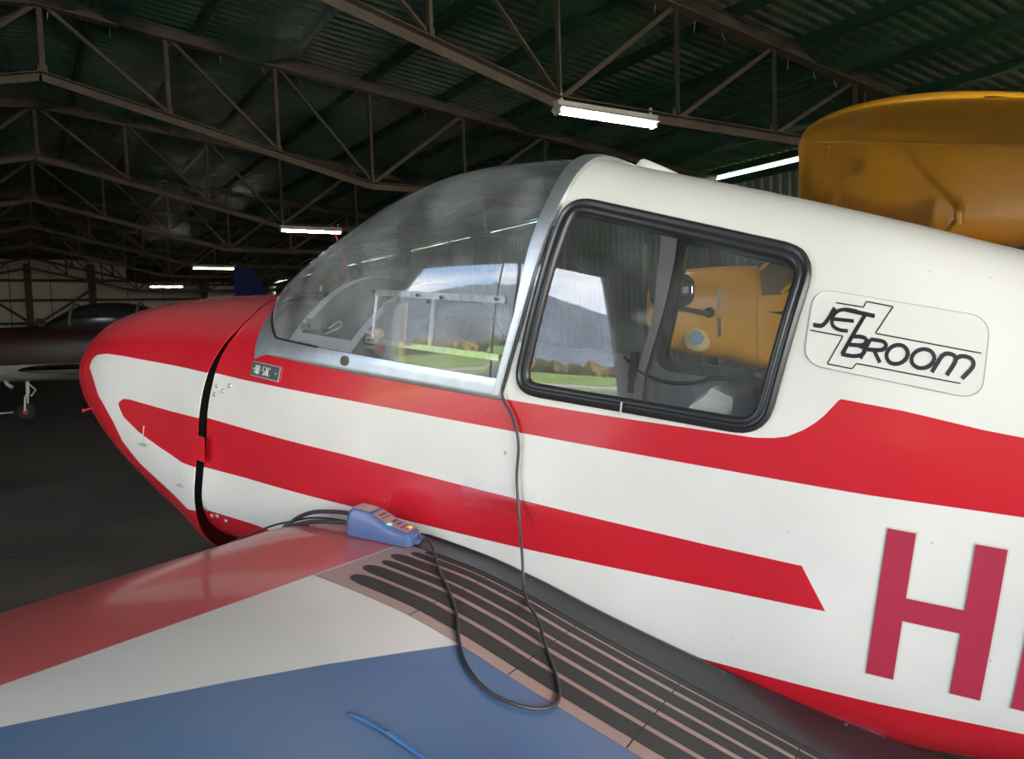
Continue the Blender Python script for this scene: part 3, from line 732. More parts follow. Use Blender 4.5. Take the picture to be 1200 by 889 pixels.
# inner hoop frame, seen through the panes on the far side
rows = []
for j in range(91):
    v = j/90*.60; row = []
    z = body(0, v)[2]; xf, xb = hoop_x(z, 0), hoop_x(z, 1)
    for t, off in ((-.15, -.012), (-.15, -.035), (1.15, -.035), (1.15, -.012)):
        row.append(body(xf+(xb-xf)*t, v, off))
    rows.append(row)
full = [[(p[0], -p[1], p[2]) for p in r] for r in rows[::-1]]+rows[1:]
part(MB().grid(full, cv=True), 'cabin_hoop_frame', M_post, smooth=40)
# dark seam strip behind the hoop at the base
part(MB().tube([onside(hoop_x(z, 1)-.003, z, .003) for z in np.linspace(.03, .45, 14)], .003, 6), 'door_seam', M_rub)

# lock on the rail, registration plate
p = onside(.552, .042, .007); n_ = nrm(.552, 0, .042)
part(MB().cyl(p, p+n_*.004, .0145, 24).cyl(p+n_*.004, p+n_*.006, .009, 20), 'canopy_lock', M_steel)
mb = plate_on(MB(), .838, .978, -.058, -.018, .003, .003)
plt_ = part(mb, 'registration_plate', mat('dark engraved plate', (.06, .065, .06), .45), smooth=30)
part(plate_on(MB(), .834, .982, -.0605, -.0155, .002, .002), 'plate_rim', M_alu, smooth=30)
def letters(txt, x0, z0, h, rad, gap=.25, sx=.75, m=M_alu, parent=plt_, off=.0075, slant=0):
    x = x0
    for ch in txt:
        if ch in STROKES:
            mb = MB()
            for st in STROKES[ch]:
                mb.tube([onside(x-(a*sx+b*slant)*h, z0+b*h, off) for a, b in st], rad, 5)
            mb.obj('lettering', m, parent, 40)
        x -= (.6*sx+gap)*h if ch != '-' else (.5*sx+gap*.6)*h
letters('HB-SAC', .956, -.051, .025, .0016, .20, .62, mat('engraved letters', (.5, .5, .46), .4, .6))
for x in (.967, .849): p = onside(x, -.038, .006); MB().cyl(p, p+Vector((0, .002, 0)), .003, 8).obj('rivet', M_alu, plt_)

# side windows: seal, pane
def side_window(sgn):
    n = 150; P = resample([*WIN_O, WIN_O[0]], n+1)[:-1]
    prof = [(-.006, .000), (-.004, .010), (.004, .0135), (.009, .008), (.0125, .0075), (.016, .012), (.023, .012), (.029, .005), (.027, -.022), (-.012, -.024), (-.014, -.017)]
    rows = []
    for i in range(n):
        a = P[i-1]; b = P[(i+1) % n]; t = (b-a)/np.linalg.norm(b-a); nn = np.array([-t[1], t[0]])
        if np.dot(cw-P[i], nn) < 0: nn = -nn
        rows.append([onside(P[i][0]+nn[0]*d, P[i][1]+nn[1]*d, h, sgn) for d, h in prof])
    s = part(MB().grid(rows, cu=True, flip=sgn < 0), 'window_seal', M_rub, smooth=60)
    # pane: filled by rings towards the centre
    G = inset(WIN_O, .022); G = resample([*G, G[0]], 73)[:-1]; rows = []
    for k in range(13):
        f_ = k/12; rows.append([onside(cw[0]+(g[0]-cw[0])*(1-f_), cw[1]+(g[1]-cw[1])*(1-f_), 0, sgn) for g in G])
    part(MB().grid(rows, cv=True, flip=sgn > 0), 'window_pane', M_pane, smooth=180)
    return s
ws = side_window(1); side_window(-1)
p = onside(-.308, .0445, .0135); MB().box(p, (.004, .004, .027)).obj('seal_joint', M_alu, ws, None)

# roof blister
rows = []
for i in range(25):
    t = i/24; x = -.055-.165*t-.02; w = .045*math.sin(PI*min(1, t*1.0+.04)**.55 if t < 1 else 0)**.6 if 0 < t < 1 else .003
    h = .042*(1-t)**.55*min(1, (t/.10))**.5 if t > 0 else .0
    zt = fT(x)-.004; rows.append([(x, w*math.cos(a), zt+(h+.004)*math.sin(a)**.8-.004*(w > .004)) for a in np.linspace(0, PI, 17)])
part(MB().grid(rows), 'roof_vent', M_white, smooth=80)

# aerial: red whip ahead of the windscreen on the far side, plus a small white pin
part(MB().tube([(1.20, -.24, .155), (1.225, -.24, .24), (1.262, -.25, .318), (1.342, -.25, .464)], [.005, .0045, .004, .003], 6).cyl((1.20, -.24, .14), (1.20, -.24, .17), .012, 10), 'whip_aerial', M_red)['label'] = 'thin red whip aerial'
part(MB().cyl((1.17, -.02, .18), (1.17, -.02, .225), .007, 10, .004).cyl((1.17, -.02, .18), (1.17, -.02, .192), .016, 12), 'temperature_probe', M_white)

# advertising sheet with lettering
M_sheet = mat('cream vinyl sheet', (.71, .67, .59), .22, coat=.2)
M_ink = mat('black vinyl', (.02, .018, .022), .35)
DC = [(-.681, .350), (-1.001, .320), (-1.007, .162), (-.683, .194)]      # corners TL TR BR BL
def duv(u, v, off):
    "sheet coordinates u 0..1 to the tail, v 0 bottom .. 1 top"
    a = np.array(DC[3])*(1-u)+np.array(DC[2])*u; b = np.array(DC[0])*(1-u)+np.array(DC[1])*u; p = a*(1-v)+b*v
    return onside(p[0], p[1], off)
U_, V_ = 1.0, 1.0
mb = MB(); n = 20
def rr(u, v):       # round the corners
    a, b = 2*u-1, 2*v-1; asp = 2.05; r = .45
    xx, yy = a*asp, b; cx_, cy_ = max(abs(xx)-(asp-r), 0), max(abs(yy)-(1-r), 0); d = math.hypot(cx_, cy_)
    if d > r: k = r/d; xx = math.copysign(asp-r+cx_*k, xx); yy = math.copysign(1-r+cy_*k, yy)
    return (xx/asp+1)/2, (yy+1)/2
mb.grid([[duv(*rr(i/30, j/16), .0022) for j in range(17)] for i in range(31)]); mb.grid([[duv(*rr(i/30, j/16), .0010) for j in range(17)] for i in range(31)], flip=True)
sheet = part(mb, 'advertising_sheet', M_sheet, smooth=60)
edge = [duv(*rr(u, v), .0022) for u, v in [(i/30, 0) for i in range(31)]+[(1, j/16) for j in range(1, 17)]+[(1-i/30, 1) for i in range(1, 31)]+[(0, 1-j/16) for j in range(1, 16)]]
MB().tube(edge, .0008, 4, closed=True).obj('sheet_edge', mat('yellowed edge', (.42, .40, .34), .5), sheet)
# glyph strokes placed on the sheet from their own drawing grid (crop units 0..1200 x 0..857)
TLp, TRp, BRp, BLp = np.array((163, 77)), np.array((1028, 223)), np.array((985, 634)), np.array((99, 450))
TLp, TRp, BRp, BLp = np.array((160., 78)), np.array((1100., 235)), np.array((1018., 655)), np.array((77., 452))
def px_uv(x, y):
    u, v = .5, .5; T = np.array((x, y), float)
    for _ in range(25):
        P = (BLp*(1-u)+BRp*u)*(1-v)+(TLp*(1-u)+TRp*u)*v
        du = (BRp-BLp)*(1-v)+(TRp-TLp)*v; dv = (TLp*(1-u)+TRp*u)-(BLp*(1-u)+BRp*u)
        s = np.linalg.solve(np.stack([du, dv], 1), T-P); u += s[0]; v += s[1]
    return u, v
def ink(paths, w, name='lettering', closed=False):
    "flat ribbons of width w (drawing units) on the sheet"
    mb = MB()
    for P in paths:
        P = resample(P, max(2, int(np.sum(np.linalg.norm(np.diff(np.array(P, float), axis=0), axis=1))/9)+1)); L = []; Rr = []
        for i in range(len(P)):
            t = P[min(i+1, len(P)-1)]-P[max(i-1, 0)]; t = t/np.linalg.norm(t); nn = np.array([-t[1], t[0]])*w/2
            L.append(duv(*px_uv(*(P[i]+nn)), .0030)); Rr.append(duv(*px_uv(*(P[i]-nn)), .0030))
        mb.grid([L, Rr])
    o = mb.obj(name, M_ink, sheet, None, weld=False); return o
def arc(cx_, cy_, rx, ry, a0, a1, n=14, skew=-.25, rot=11):
    out_ = []
    for k in range(n+1):
        a = R(a0+(a1-a0)*k/n); x = rx*math.cos(a); y = -ry*math.sin(a)
        x += -y*(-skew)*1.0
        c_, s_ = math.cos(R(rot)), math.sin(R(rot)); out_.append((cx_+x*c_-y*s_, cy_+x*s_+y*c_))
    return out_
ink([[(280, 155), (433, 181), (450, 152), (594, 180), (490, 312), (1036, 418)], [(124, 288), (312, 323), (214, 459), (352, 487), (378, 461), (920, 570)]], 7, 'outline')
ink([spline([(272, 180), (240, 225), (205, 262), (180, 268), (145, 262)], 18)], 22)                                 # J
ink([spline([(395, 200), (330, 190), (283, 200), (255, 232), (256, 268), (290, 290), (340, 298)], 22), [(262, 236), (376, 249)]], 19)   # E
ink([[(330, 190), (492, 226)], [(440, 218), (364, 322), (300, 414)]], 22)                                               # T
ink([[(364, 322), (300, 414)], spline([(360, 325), (420, 330), (440, 348), (415, 370), (345, 366)], 21), spline([(395, 372), (428, 388), (415, 415), (365, 424), (296, 412)], 21)], 21)   # B
ink([[(462, 342), (400, 437)], spline([(462, 342), (525, 352), (545, 372), (520, 396), (440, 392)], 21), [(478, 396), (506, 460)]], 21)     # R
ink([arc(601, 420, 54, 50, 0, 360, 28)], 21); ink([arc(735, 443, 57, 50, 0, 360, 28)], 21)                          # O O
ink([[(776, 512), (838, 425)], spline([(826, 440), (852, 420), (885, 422), (905, 440), (895, 470), (852, 528)], 21), spline([(905, 445), (935, 432), (975, 440), (992, 460), (985, 490), (928, 546)], 21)], 22)   # M

# registration letters on thin backing
M_reg = mat('registration red', (.40, .025, .055), .35)
M_back = mat('cream backing', (.60, .55, .45), .45)
def regletter(polys, name, lab=None):
    bk = MB(); fr_ = MB()
    for (x0, x1, z0, z1, sl) in polys:
        for (q, off, gx) in ((bk, .0006, .0035), (fr_, .0022, 0)):
            P = [[onside(x0+(x1-x0)*i/4+(gx if i == 0 else -gx if i == 4 else 0)*(1 if x0 > x1 else -1)+sl*(j/12), z0-gx+(z1-z0+2*gx)*j/12, off) for j in range(13)] for i in range(5)]
            q.grid(P)
    b = part(bk, name, M_back, smooth=60); fr_.obj('letter_face', M_reg, b, 60); return b
# H : (front x, rear x, bottom, top)
regletter([(-.883, -.934, -.438, -.116, 0), (-1.037, -1.090, -.438, -.116, 0), (-.930, -1.041, -.302, -.252, .0)], 'registration_letter')
regletter([(-1.143, -1.196, -.438, -.116, 0), (-1.19, -1.30, -.166, -.116, 0), (-1.19, -1.30, -.302, -.252, 0), (-1.19, -1.30, -.438, -.386, 0), (-1.28, -1.325, -.41, -.14, 0)], 'registration_letter')
# clear tape patch
mb = MB(); mb.grid([[onside(.108-.218*i/16, -.2825+.083*j/10, .0015+.0008*max(0, mnoise.noise(Vector((i*.35, j*.5, 2))))) for j in range(11)] for i in range(17)])
part(mb, 'tape_patch', M_tape, smooth=180)

# wings
KD = .045
fZ = pch([-1.3, -1.1, -.926, -.696, -.483, -.293, -.133, .026, .25, .45, .6, .7, .76, .79], [-.68, -.64, -.60, -.553, -.512, -.473, -.438, -.415, -.406, -.42, -.445, -.475, -.505, -.545])
fL = pch([-1.3, -.9, -.3, .2, .55, .72, .775, .79], [-.69, -.672, -.655, -.648, -.635, -.605, -.575, -.545])
def le(y): return .79-.075*max(0, abs(y)-.6)
def ch(y): return 2.09-.10*max(0, abs(y)-.5)
def wxn(x, y): return (x-le(y))/ch(y)*2.09+.79        # to root station
def zw(x, y): return fZ(wxn(x, y))+KD*(abs(y)-.52)
def wing_mat():
    m = mat('wing paint', WHITE, .30, coat=.3); n = m.node_tree; b = n.nodes['Principled BSDF']
    t = n.nodes.new('ShaderNodeTexCoord'); sp = n.nodes.new('ShaderNodeSeparateXYZ'); n.links.new(t.outputs['Object'], sp.inputs[0])
    def mth(op, a, b_=None, c_=None):
        k = n.nodes.new('ShaderNodeMath'); k.operation = op
        for i, q in enumerate((a, b_, c_)):
            if q is None: continue
            if isinstance(q, (int, float)): k.inputs[i].default_value = q
            else: n.links.new(q, k.inputs[i])
        return k.outputs[0]
    ay = mth('ABSOLUTE', sp.outputs[1])
    red = mth('GREATER_THAN', sp.outputs[0], .243)
    blue = mth('LESS_THAN', sp.outputs[0], mth('MULTIPLY_ADD', ay, .409, -.544))
    nz = n.nodes.new('ShaderNodeTexNoise'); nz.inputs['Scale'].default_value = 2.4; nz.inputs['Detail'].default_value = 7; n.links.new(t.outputs['Object'], nz.inputs[0])
    mr = n.nodes.new('ShaderNodeMapRange'); mr.inputs[1].default_value = .3; mr.inputs[2].default_value = .7; mr.inputs[3].default_value = .88; mr.inputs[4].default_value = 1.06; n.links.new(nz.outputs[0], mr.inputs[0])
    m1 = n.nodes.new('ShaderNodeMix'); m1.data_type = 'RGBA'; n.links.new(red, m1.inputs[0]); m1.inputs[6].default_value = (.62, .59, .54, 1); m1.inputs[7].default_value = (.50, .065, .06, 1)
    m2 = n.nodes.new('ShaderNodeMix'); m2.data_type = 'RGBA'; n.links.new(blue, m2.inputs[0]); n.links.new(m1.outputs[2], m2.inputs[6]); m2.inputs[7].default_value = (.035, .105, .235, 1)
    vm = n.nodes.new('ShaderNodeVectorMath'); vm.operation = 'SCALE'; n.links.new(m2.outputs[2], vm.inputs[0]); n.links.new(mr.outputs[0], vm.inputs['Scale'])
    # dust film
    m3 = n.nodes.new('ShaderNodeMix'); m3.data_type = 'RGBA'; m3.inputs[7].default_value = (.40, .36, .33, 1)
    dz = n.nodes.new('ShaderNodeTexNoise'); dz.inputs['Scale'].default_value = 1.3; dz.inputs['Detail'].default_value = 8; n.links.new(t.outputs['Object'], dz.inputs[0])
    dr = n.nodes.new('ShaderNodeMapRange'); dr.inputs[1].default_value = .35; dr.inputs[2].default_value = .75; dr.inputs[3].default_value = .02; dr.inputs[4].default_value = .32; n.links.new(dz.outputs[0], dr.inputs[0])
    n.links.new(dr.outputs[0], m3.inputs[0]); n.links.new(vm.outputs[0], m3.inputs[6]); n.links.new(m3.outputs[2], b.inputs['Base Color'])
    rr_ = n.nodes.new('ShaderNodeMapRange'); rr_.inputs[3].default_value = .24; rr_.inputs[4].default_value = .46; n.links.new(dz.outputs[0], rr_.inputs[0]); n.links.new(rr_.outputs[0], b.inputs['Roughness'])
    return m
M_wing = wing_mat()
def wing(sgn, tip):
    ys = list(np.arange(.38, min(tip, 2.2), .04))+list(np.linspace(min(tip, 2.2), tip, 14)); rows = []
    for y in ys:
        a = le(y); c = ch(y); tpr = 1. if y < tip-.001 else .97
        up = [(a-c*(.5-.5*math.cos(PI*i/44)), 0) for i in range(45)]
        row = [(x, y*sgn, fZ((x-a)/c*2.09+.79)+KD*(y-.52)) for x, _ in up]
        row += [(x, y*sgn, fL((x-a)/c*2.09+.79)+KD*(y-.52)) for x, _ in up[::-1][1:-1]]
        rows.append(row)
    mb = MB().grid(rows, cv=True, flip=sgn < 0); n = len(rows[0]); mb.add(rows[-1], [tuple(range(n))])
    return part(mb, 'wing', M_wing, smooth=60)
wgL = wing(1, 6.8); wgR = wing(-1, 2.3)
wgL['label'] = 'near wing painted red, white and blue'
# walkway film and grip strips on the near wing root
M_film = mat('walkway film', (.33, .215, .185), .38, 0, 3, .10)
M_grip = mat('black grip tape', (.030, .028, .025), .62, 0, 2.2, .4, .7, 900)
def onwing(x, y, off=.001):
    e = .01; dz = (zw(x+e, y)-zw(x-e, y))/(2*e); n_ = Vector((-dz, -KD, 1)).normalized(); return Vector((x, y, zw(x, y)))+n_*off
def wpatch(x0f, x1, y0, y1, off, nx=60, ny=6, th=.0008):
    mb = MB(); rows = [[onwing(x0f(y)+(x1-x0f(y))*i/nx, y, off) for y in np.linspace(y0, y1, ny+1)] for i in range(nx+1)]
    mb.grid(rows)
    lo = [[p-Vector((0, 0, th)) for p in r] for r in (rows[0], rows[-1])]
    mb.grid([rows[0], lo[0]]); mb.grid([rows[-1], lo[1]]); mb.grid([[r[0] for r in rows], [r[0]-Vector((0, 0, th)) for r in rows]]); mb.grid([[r[-1] for r in rows], [r[-1]-Vector((0, 0, th)) for r in rows]]); return mb
film = part(wpatch(lambda y: .236, -1.22, .56, .932, .0012), 'walkway', M_film, smooth=60)
for (y0, y1, xf) in ((.845, .897, .178), (.779, .829, .198), (.729, .762, .190), (.672, .715, .203), (.628, .656, .18), (.600, .619, .16)):
    cuts = [xf, -.034, -.281, -.536, -.79, -1.04, -1.20]
    for a, b in zip(cuts[:-1], cuts[1:]):
        if a == xf:
            r = (y1-y0)/2; ym = (y0+y1)/2
            f_ = lambda y, r=r, ym=ym, a=a: a-r*1.5+1.5*math.sqrt(max(0, r*r-(y-ym)**2))
        else: f_ = lambda y, a=a: a-.0005
        wpatch(f_, b+.0005, y0, y1, .0026, 26, 8).obj('grip_strip', M_grip, film, 60)
for k, xc_ in enumerate((-.034, -.281, -.536, -.79, -1.04)):
    MB().grid([[onwing(xc_+.004*(y-.75)+d, y, .0019) for y in np.linspace(.60, .932, 12)] for d in (-.0012, .0012)]).obj('film_joint', M_dark, film, None)
# black root fairing, concave, from under the charger aft
rows = []
for i in range(90):
    x = .33-1.55*i/89; row = []; yb = ysurf(x, zw(x, .54)+.02)
    y0 = .597 if x < .2 else .597-(x-.2)*.35; y0 = max(y0, yb+.01); hgt = float(np.interp(x, [-.9, -.2, .1], [.004, .008, .012]))*min(1, .15+(.33-x)*7)
    for k, (a, h) in enumerate(((0, -.1), (0, .10), (.10, .12), (.35, .16), (.6, .30), (.8, .55), (.90, .86), (.92, 1.02), (1.0, 1.05), (1.02, .8))):
        y = y0+(yb-y0)*a; row.append((x, y+.002, zw(x, y)+hgt*h+.0030))
    rows.append(row)
fair = part(MB().grid(rows), 'wing_root_fairing', M_rubf, smooth=60)
for x in (-.12, -.37, -.60, -.86):
    yb = ysurf(x, zw(x, .54)+.02); p = Vector((x, yb+.032, zw(x, .57)+.012)); MB().cyl(p, p+Vector((0, .001, .002)), .0038, 10).obj('screw', M_steel, fair)
# raised control fitting on the blue panel
P = [onwing(-.172, 1.275, .002), onwing(-.19, 1.27, .006), onwing(-.237, 1.262, .007), onwing(-.245, 1.262, .010), onwing(-.30, 1.258, .008), onwing(-.42, 1.25, .006), onwing(-.5, 1.25, .001)]
part(MB().tube(P, [.002, .005, .003, .006, .004, .003, .002], 8), 'aileron_horn', mat('blue fitting', (.035, .105, .235), .45))

# main gear, tail
for sgn in (1, -1):
    lg = part(MB().tube([(.45, sgn*.75, -.63), (.50, sgn*.95, -.85), (.55, sgn*1.0, -1.03)], [.03, .026, .022], 12), 'gear_leg', M_white)
    w = Vector((.55, sgn*1.05, 0)); wc = AM @ w; dz = 0
    zc = (.19-AO.z-AF.z*w.x-AL.z*w.y)/AU.z
    MB().tube([(.55, sgn*1.0, -1.0), (.55, sgn*1.0, zc), (.55, sgn*1.04, zc)], .014, 8).obj('axle', M_alu, lg)
    prof = [(.05, -.045), (.11, -.045), (.165, -.05), (.188, -.02), (.190, 0), (.188, .02), (.165, .05), (.11, .045), (.05, .045)]
    MB().lathe(prof, (.55, sgn*1.07, zc), 'y', 32).obj('wheel', M_tyre, lg)
    MB().lathe([(.0, -.05), (.10, -.046), (.105, 0), (.10, .046), (.0, .05)], (.55, sgn*1.07, zc), 'y', 24).obj('hub', M_alu, lg)
mb = MB(); rows = []
for (z, xl, xt, w_) in ((.0, -4.1, -5.15, .045), (.25, -4.35, -5.3, .04), (.6, -4.6, -5.4, .03), (.95, -4.8, -5.42, .02), (1.0, -4.95, -5.35, .004)):
    rows.append([(xl+(xt-xl)*(.5-.5*math.cos(a)), w_*math.sin(a), z) for a in np.linspace(0, 2*PI, 24, endpoint=False)])
part(mb.grid(rows, cv=True), 'fin', M_white)
for sgn in (1, -1):
    rows = []
    for (y, xl, xt, w_) in ((.02, -4.5, -5.2, .03), (.7, -4.6, -5.2, .026), (1.3, -4.72, -5.18, .015), (1.36, -4.85, -5.1, .003)):
        rows.append([(xl+(xt-xl)*(.5-.5*math.cos(a)), sgn*y, .08+w_*math.sin(a)) for a in np.linspace(0, 2*PI, 24, endpoint=False)])
    part(MB().grid(rows, cv=True), 'tailplane', M_white)
zt_ = (.09-AO.z-AF.z*(-4.9))/AU.z
tl = part(MB().tube([(-4.7, 0, -.08), (-4.85, 0, -.25), (-4.9, 0, zt_+.02)], [.018, .014, .012], 8), 'tail_spring', M_steel)
MB().lathe([(.02, -.025), (.07, -.028), (.09, 0), (.07, .028), (.02, .025)], (-4.9, .02, zt_), 'y', 24).obj('wheel', M_tyre, tl)

# ---- cabin
xi = list(np.arange(-1.12, 1.13, .0125))
def lk(x, y, z): return not opening(x, abs(y), z) and z > -.58
part(side_loft(xi, 120, -.016, lk), 'cabin_lining', M_lining, smooth=60)
pts = [body(-1.1, v, -.018) for v in np.linspace(0, 2, 80, endpoint=False)]
part(MB().add(pts, [tuple(range(80))]), 'rear_bulkhead', M_seatd, smooth=None)
part(MB().box((.02, 0, -.56), (1.7, .78, .02)), 'cabin_floor', M_seatd, smooth=None)
def arch(y): return .275-.235*min(1, abs(y)/.475)**2.2
ysh = np.linspace(-.475, .475, 49)
gy = lambda x: 1-.085*(x-.585)/.29
mb = MB(); mb.grid([[(x, y*gy(x), arch(y)) for y in ysh] for x in (.875, .72, .585)])
mb.grid([[(.875, y*gy(.875), arch(y)) for y in ysh], [(.93, y*.85, arch(y)*.55) for y in ysh]])
gs = part(mb, 'glareshield', M_dark, smooth=60)
def rim(xa, xb):
    rows = [[(x, y*gy(x), arch(y)+.004+(.002 if 0 < i < 3 else 0)) for y in ysh] for i, x in enumerate(np.linspace(xa, xb, 4))]
    return MB().grid(rows)
rim(.845, .878).obj('glareshield_trim', M_lgrey, gs, 60); rim(.58, .612).obj('glareshield_trim', M_lgrey, gs, 60)
for sg in (1, -1): MB().grid([[(x, sg*y*gy(x), arch(y)+.005) for x in np.linspace(.585, .87, 12)] for y in (.43, .452, .474)]).obj('glareshield_trim', M_lgrey, gs, 60)
MB().box((.77, .40, .125), (.06, .045, .03)).box((.80, .40, .115), (.03, .06, .02)).obj('vent_box', M_blk, gs, None)
MB().tube(spline([(.73, .40, .115), (.70, .385, .14), (.68, .40, .125), (.72, .42, .10)], 14), .002, 5).obj('vent_wire', M_lgrey, gs)
mb = MB(); poly = [(.59, y, arch(y)-.003) for y in ysh]+[(.59, .46, -.22), (.59, -.46, -.22)]
pn = part(mb.prism(poly, (.02, 0, 0)), 'instrument_panel', M_blk, smooth=None)
MB().box((.584, .275, .09), (.008, .085, .24)).obj('radio_panel', mat('blue grey panel', (.18, .21, .28), .4), pn, None)
MB().box((.578, .222, .085), (.02, .012, .25)).obj('wooden_strip', mat('varnished strip', (.42, .28, .13), .5), pn, None)
M_ins = mat('instrument face', (.01, .01, .01), .9, spec=.1)
for (y, z, r) in ((.37, .0, .038), (.37, -.1, .038), (.14, .12, .04), (.04, .13, .04), (-.06, .13, .04), (-.16, .12, .04)):
    g = MB().lathe([(r, 0), (r, -.0015), (r*.9, -.002), (r*.88, -.001), (0, -.001)], (.589, y, z), 'x', 28).obj('instrument', M_ins, pn); MB().box((.583, y, z+r*.3), (.0012, .002, r*.6)).obj('needle', M_steel, g, None)
kb = part(MB().tube([(.59, .40, .122), (.545, .403, .121)], .005, 8), 'throttle_knob', M_alu); MB().lathe([(0, -.035), (.012, -.033), (.018, -.02), (.012, -.008), (.006, 0)], (.55, .403, .121), 'x', 18).obj('knob', mat('wood knob', (.55, .40, .24), .4), kb)
kb = part(MB().tube([(.59, .39, .074), (.55, .387, .074)], .005, 8), 'mixture_knob', M_alu); MB().lathe([(0, -.03), (.014, -.028), (.018, -.015), (.012, -.002), (.006, 0)], (.55, .387, .074), 'x', 18).obj('knob', mat('red knob', (.4, .02, .02), .35), kb)
def seat(sg):
    y0, y1 = sg*.03, sg*.47; ym = (y0+y1)/2; w = abs(y1-y0)
    rows = []
    prof = [(-.30, -.50), (.22, -.44), (.25, -.40), (.22, -.36), (-.22, -.40), (-.30, -.34), (-.40, -.05), (-.455, .085), (-.49, .115), (-.54, .10), (-.545, .06), (-.50, -.08), (-.40, -.40)]
    ys = [-.5, -.47, -.3, 0, .3, .47, .5]
    for t in ys:
        k = 1 if abs(t) < .45 else (.985 if abs(t) < .49 else .93); cxp, czp = -.3, -.25
        rows.append([((x-cxp)*k+cxp, ym+t*w, (z-czp)*k+czp) for x, z in prof])
    mb = MB().grid(rows, cv=True); n = len(prof); mb.add(rows[0], [tuple(range(n))]); mb.add(rows[-1], [tuple(range(n))])
    o = part(mb, 'seat', M_seat, smooth=42)
    MB().box((-.485, ym, -.03), (.012, w*.8, .22), Matrix.Rotation(R(-22), 3, 'Y')).obj('seat_pocket', M_seatd, o, None); return o
seat(1); seat(-1)
part(MB().tube([(.12, 0.02, -.56), (.13, .02, -.30), (.10, .02, -.16)], .011, 10).cyl((.10, .02, -.17), (.075, .02, -.06), .017, 12), 'control_stick', M_blk)
for sg in (1, -1):
    part(MB().grid([[(x, sg*(ysurf(x, z)-o_), z) for x in np.linspace(-.02, .98, 50)] for z, o_ in ((-.02, .019), (.02, .021), (.062, .020), (.066, .004))]), 'sill_trim', M_lining, smooth=60)
# belt buckle and wiring on the far wall
fy = lambda x, z, o_=.03: -(ysurf(x, z)-o_)
part(MB().tube(spline([(.10, fy(.10, .06), .06), (.06, fy(.06, .03), .028), (.0, fy(0, .02), .0), (-.08, fy(-.08, 0), -.012), (-.17, fy(-.17, 0), .0), (-.25, fy(-.25, .03), .028), (-.33, fy(-.33, .03), .03)], 40), .006, 6), 'wiring', M_blk)
part(MB().box((.06, fy(.06, .03), .035), (.03, .015, .10)).box((.06, fy(.06, .0), -.045), (.022, .02, .05)), 'belt_buckle', M_blk, smooth=None)

# ================================================================ CHARGER AND CORDS
def local_thing(name, at, label, cat):
    e = empty(name); m = RM.copy(); m.translation = AM @ Vector(at); e.matrix_world = m; e['label'] = label; e['category'] = cat; e['_at'] = at; return e
M_cblue = mat('blue plastic', (.075, .110, .235), .38)
M_clab = mat('faded pink grey label', (.34, .20, .20), .4)
at = (.30, .605, zw(.30, .605)+.003)
chg = local_thing('battery_charger', at, 'small blue battery charger with green light resting on the near wing root', 'charger')
slope = math.atan((zw(.40, .605)-zw(.20, .605))/.2)
Q = Matrix.Rotation(R(5.0), 3, 'Z') @ Matrix.Rotation(-slope, 3, 'Y')
def top(x): return float(np.interp(x, [-.095, -.088, -.03, .028, .06, .09, .097], [.026, .033, .046, .070, .074, .074, .064]))
rows = []
for x in np.linspace(-.097, .099, 34):
    w = .036-.004*float(np.interp(x, [-.097, -.06, .1], [1, 0, 0]))-.003*(abs(x) > .094); h = top(x); 
    rows.append([Q @ Vector((x, y, z)) for y, z in ((w*.97, .0), (w, .006), (w, h*.62), (w*.98, h*.68), (w*.86, h*.92), (w*.74, h), (0, h+.001), (-w*.74, h), (-w*.86, h*.92), (-w*.98, h*.68), (-w, h*.62), (-w, .006), (-w*.97, 0))])
mb = MB().grid(rows, cv=True); n = len(rows[0]); mb.add(rows[0], [tuple(range(n))]); mb.add(rows[-1], [tuple(range(n))])
cb = mb.obj('charger_case', M_cblue, chg, 50)
def lab(x0, x1, y0, y1, off, m, name, par):
    mb = MB(); mb.grid([[Q @ Vector((x, y, top(x)+off)) for y in (y0, (y0+y1)/2, y1)] for x in np.linspace(x0, x1, 14)]); return mb.obj(name, m, par, 40)
l1 = lab(-.086, .022, -.026, .026, .0018, M_clab, 'label_panel', chg); lab(.034, .090, -.026, .026, .0018, mat('worn beige label', (.42, .34, .28), .5), 'label_panel', chg)
M_lk = mat('label print', (.13, .05, .08), .5)
for (a, b, c_, d) in ((-.006, -.001, -.02, .02), (.004, .012, -.02, .016), (-.030, -.022, -.022, .004), (-.045, -.037, -.020, .006), (-.062, -.056, -.02, .012), (-.074, -.069, -.014, .006)):
    lab(a, b, c_, d, .0024, M_lk, 'label_print', l1)
def led(x, y, col, e):
    p = Q @ Vector((x, y, top(x)+.002)); MB().box(p, (.012, .010, .003), Q).obj('indicator', mat('led', col, .3, emit=col, estr=e), l1, None)
led(-.028, .021, (.15, .9, .4), .12); led(-.070, -.012, (.95, .45, .05), .10)
p = Q @ Vector((-.100, .008, .014)); MB().cyl(Q @ Vector((-.095, .008, .014)), Q @ Vector((-.112, .008, .012)), .007, 12).cyl(Q @ Vector((-.095, -.012, .018)), Q @ Vector((-.115, -.012, .018)), .006, 12).obj('cable_gland', M_cblue, chg)
def cord(pts, r, name, label, n=90):
    o = empty(name); bpy.data.objects.remove(o)
    P = spline(pts, n); c0 = Vector(P[0]); ob = MB().tube([Vector(p)-c0 for p in P], r, 8).obj(name, M_cord, None, 80)
    m = RM.copy(); m.translation = AM @ c0; ob.matrix_world = m; ob['label'] = label; ob['category'] = 'cable'; return ob
g0 = Vector(at)+Q @ Vector((-.113, -.010, .018))
up = lambda p, k=.006: (p[0], p[1], zw(p[0], p[1])+k)
WC = [(.116, .629), (.05, .70), (-.009, .755), (-.092, .838), (-.157, .924), (-.222, .989), (-.293, 1.017), (-.356, .997), (-.388, .955), (-.385, .911), (-.348, .85), (-.286, .777)]
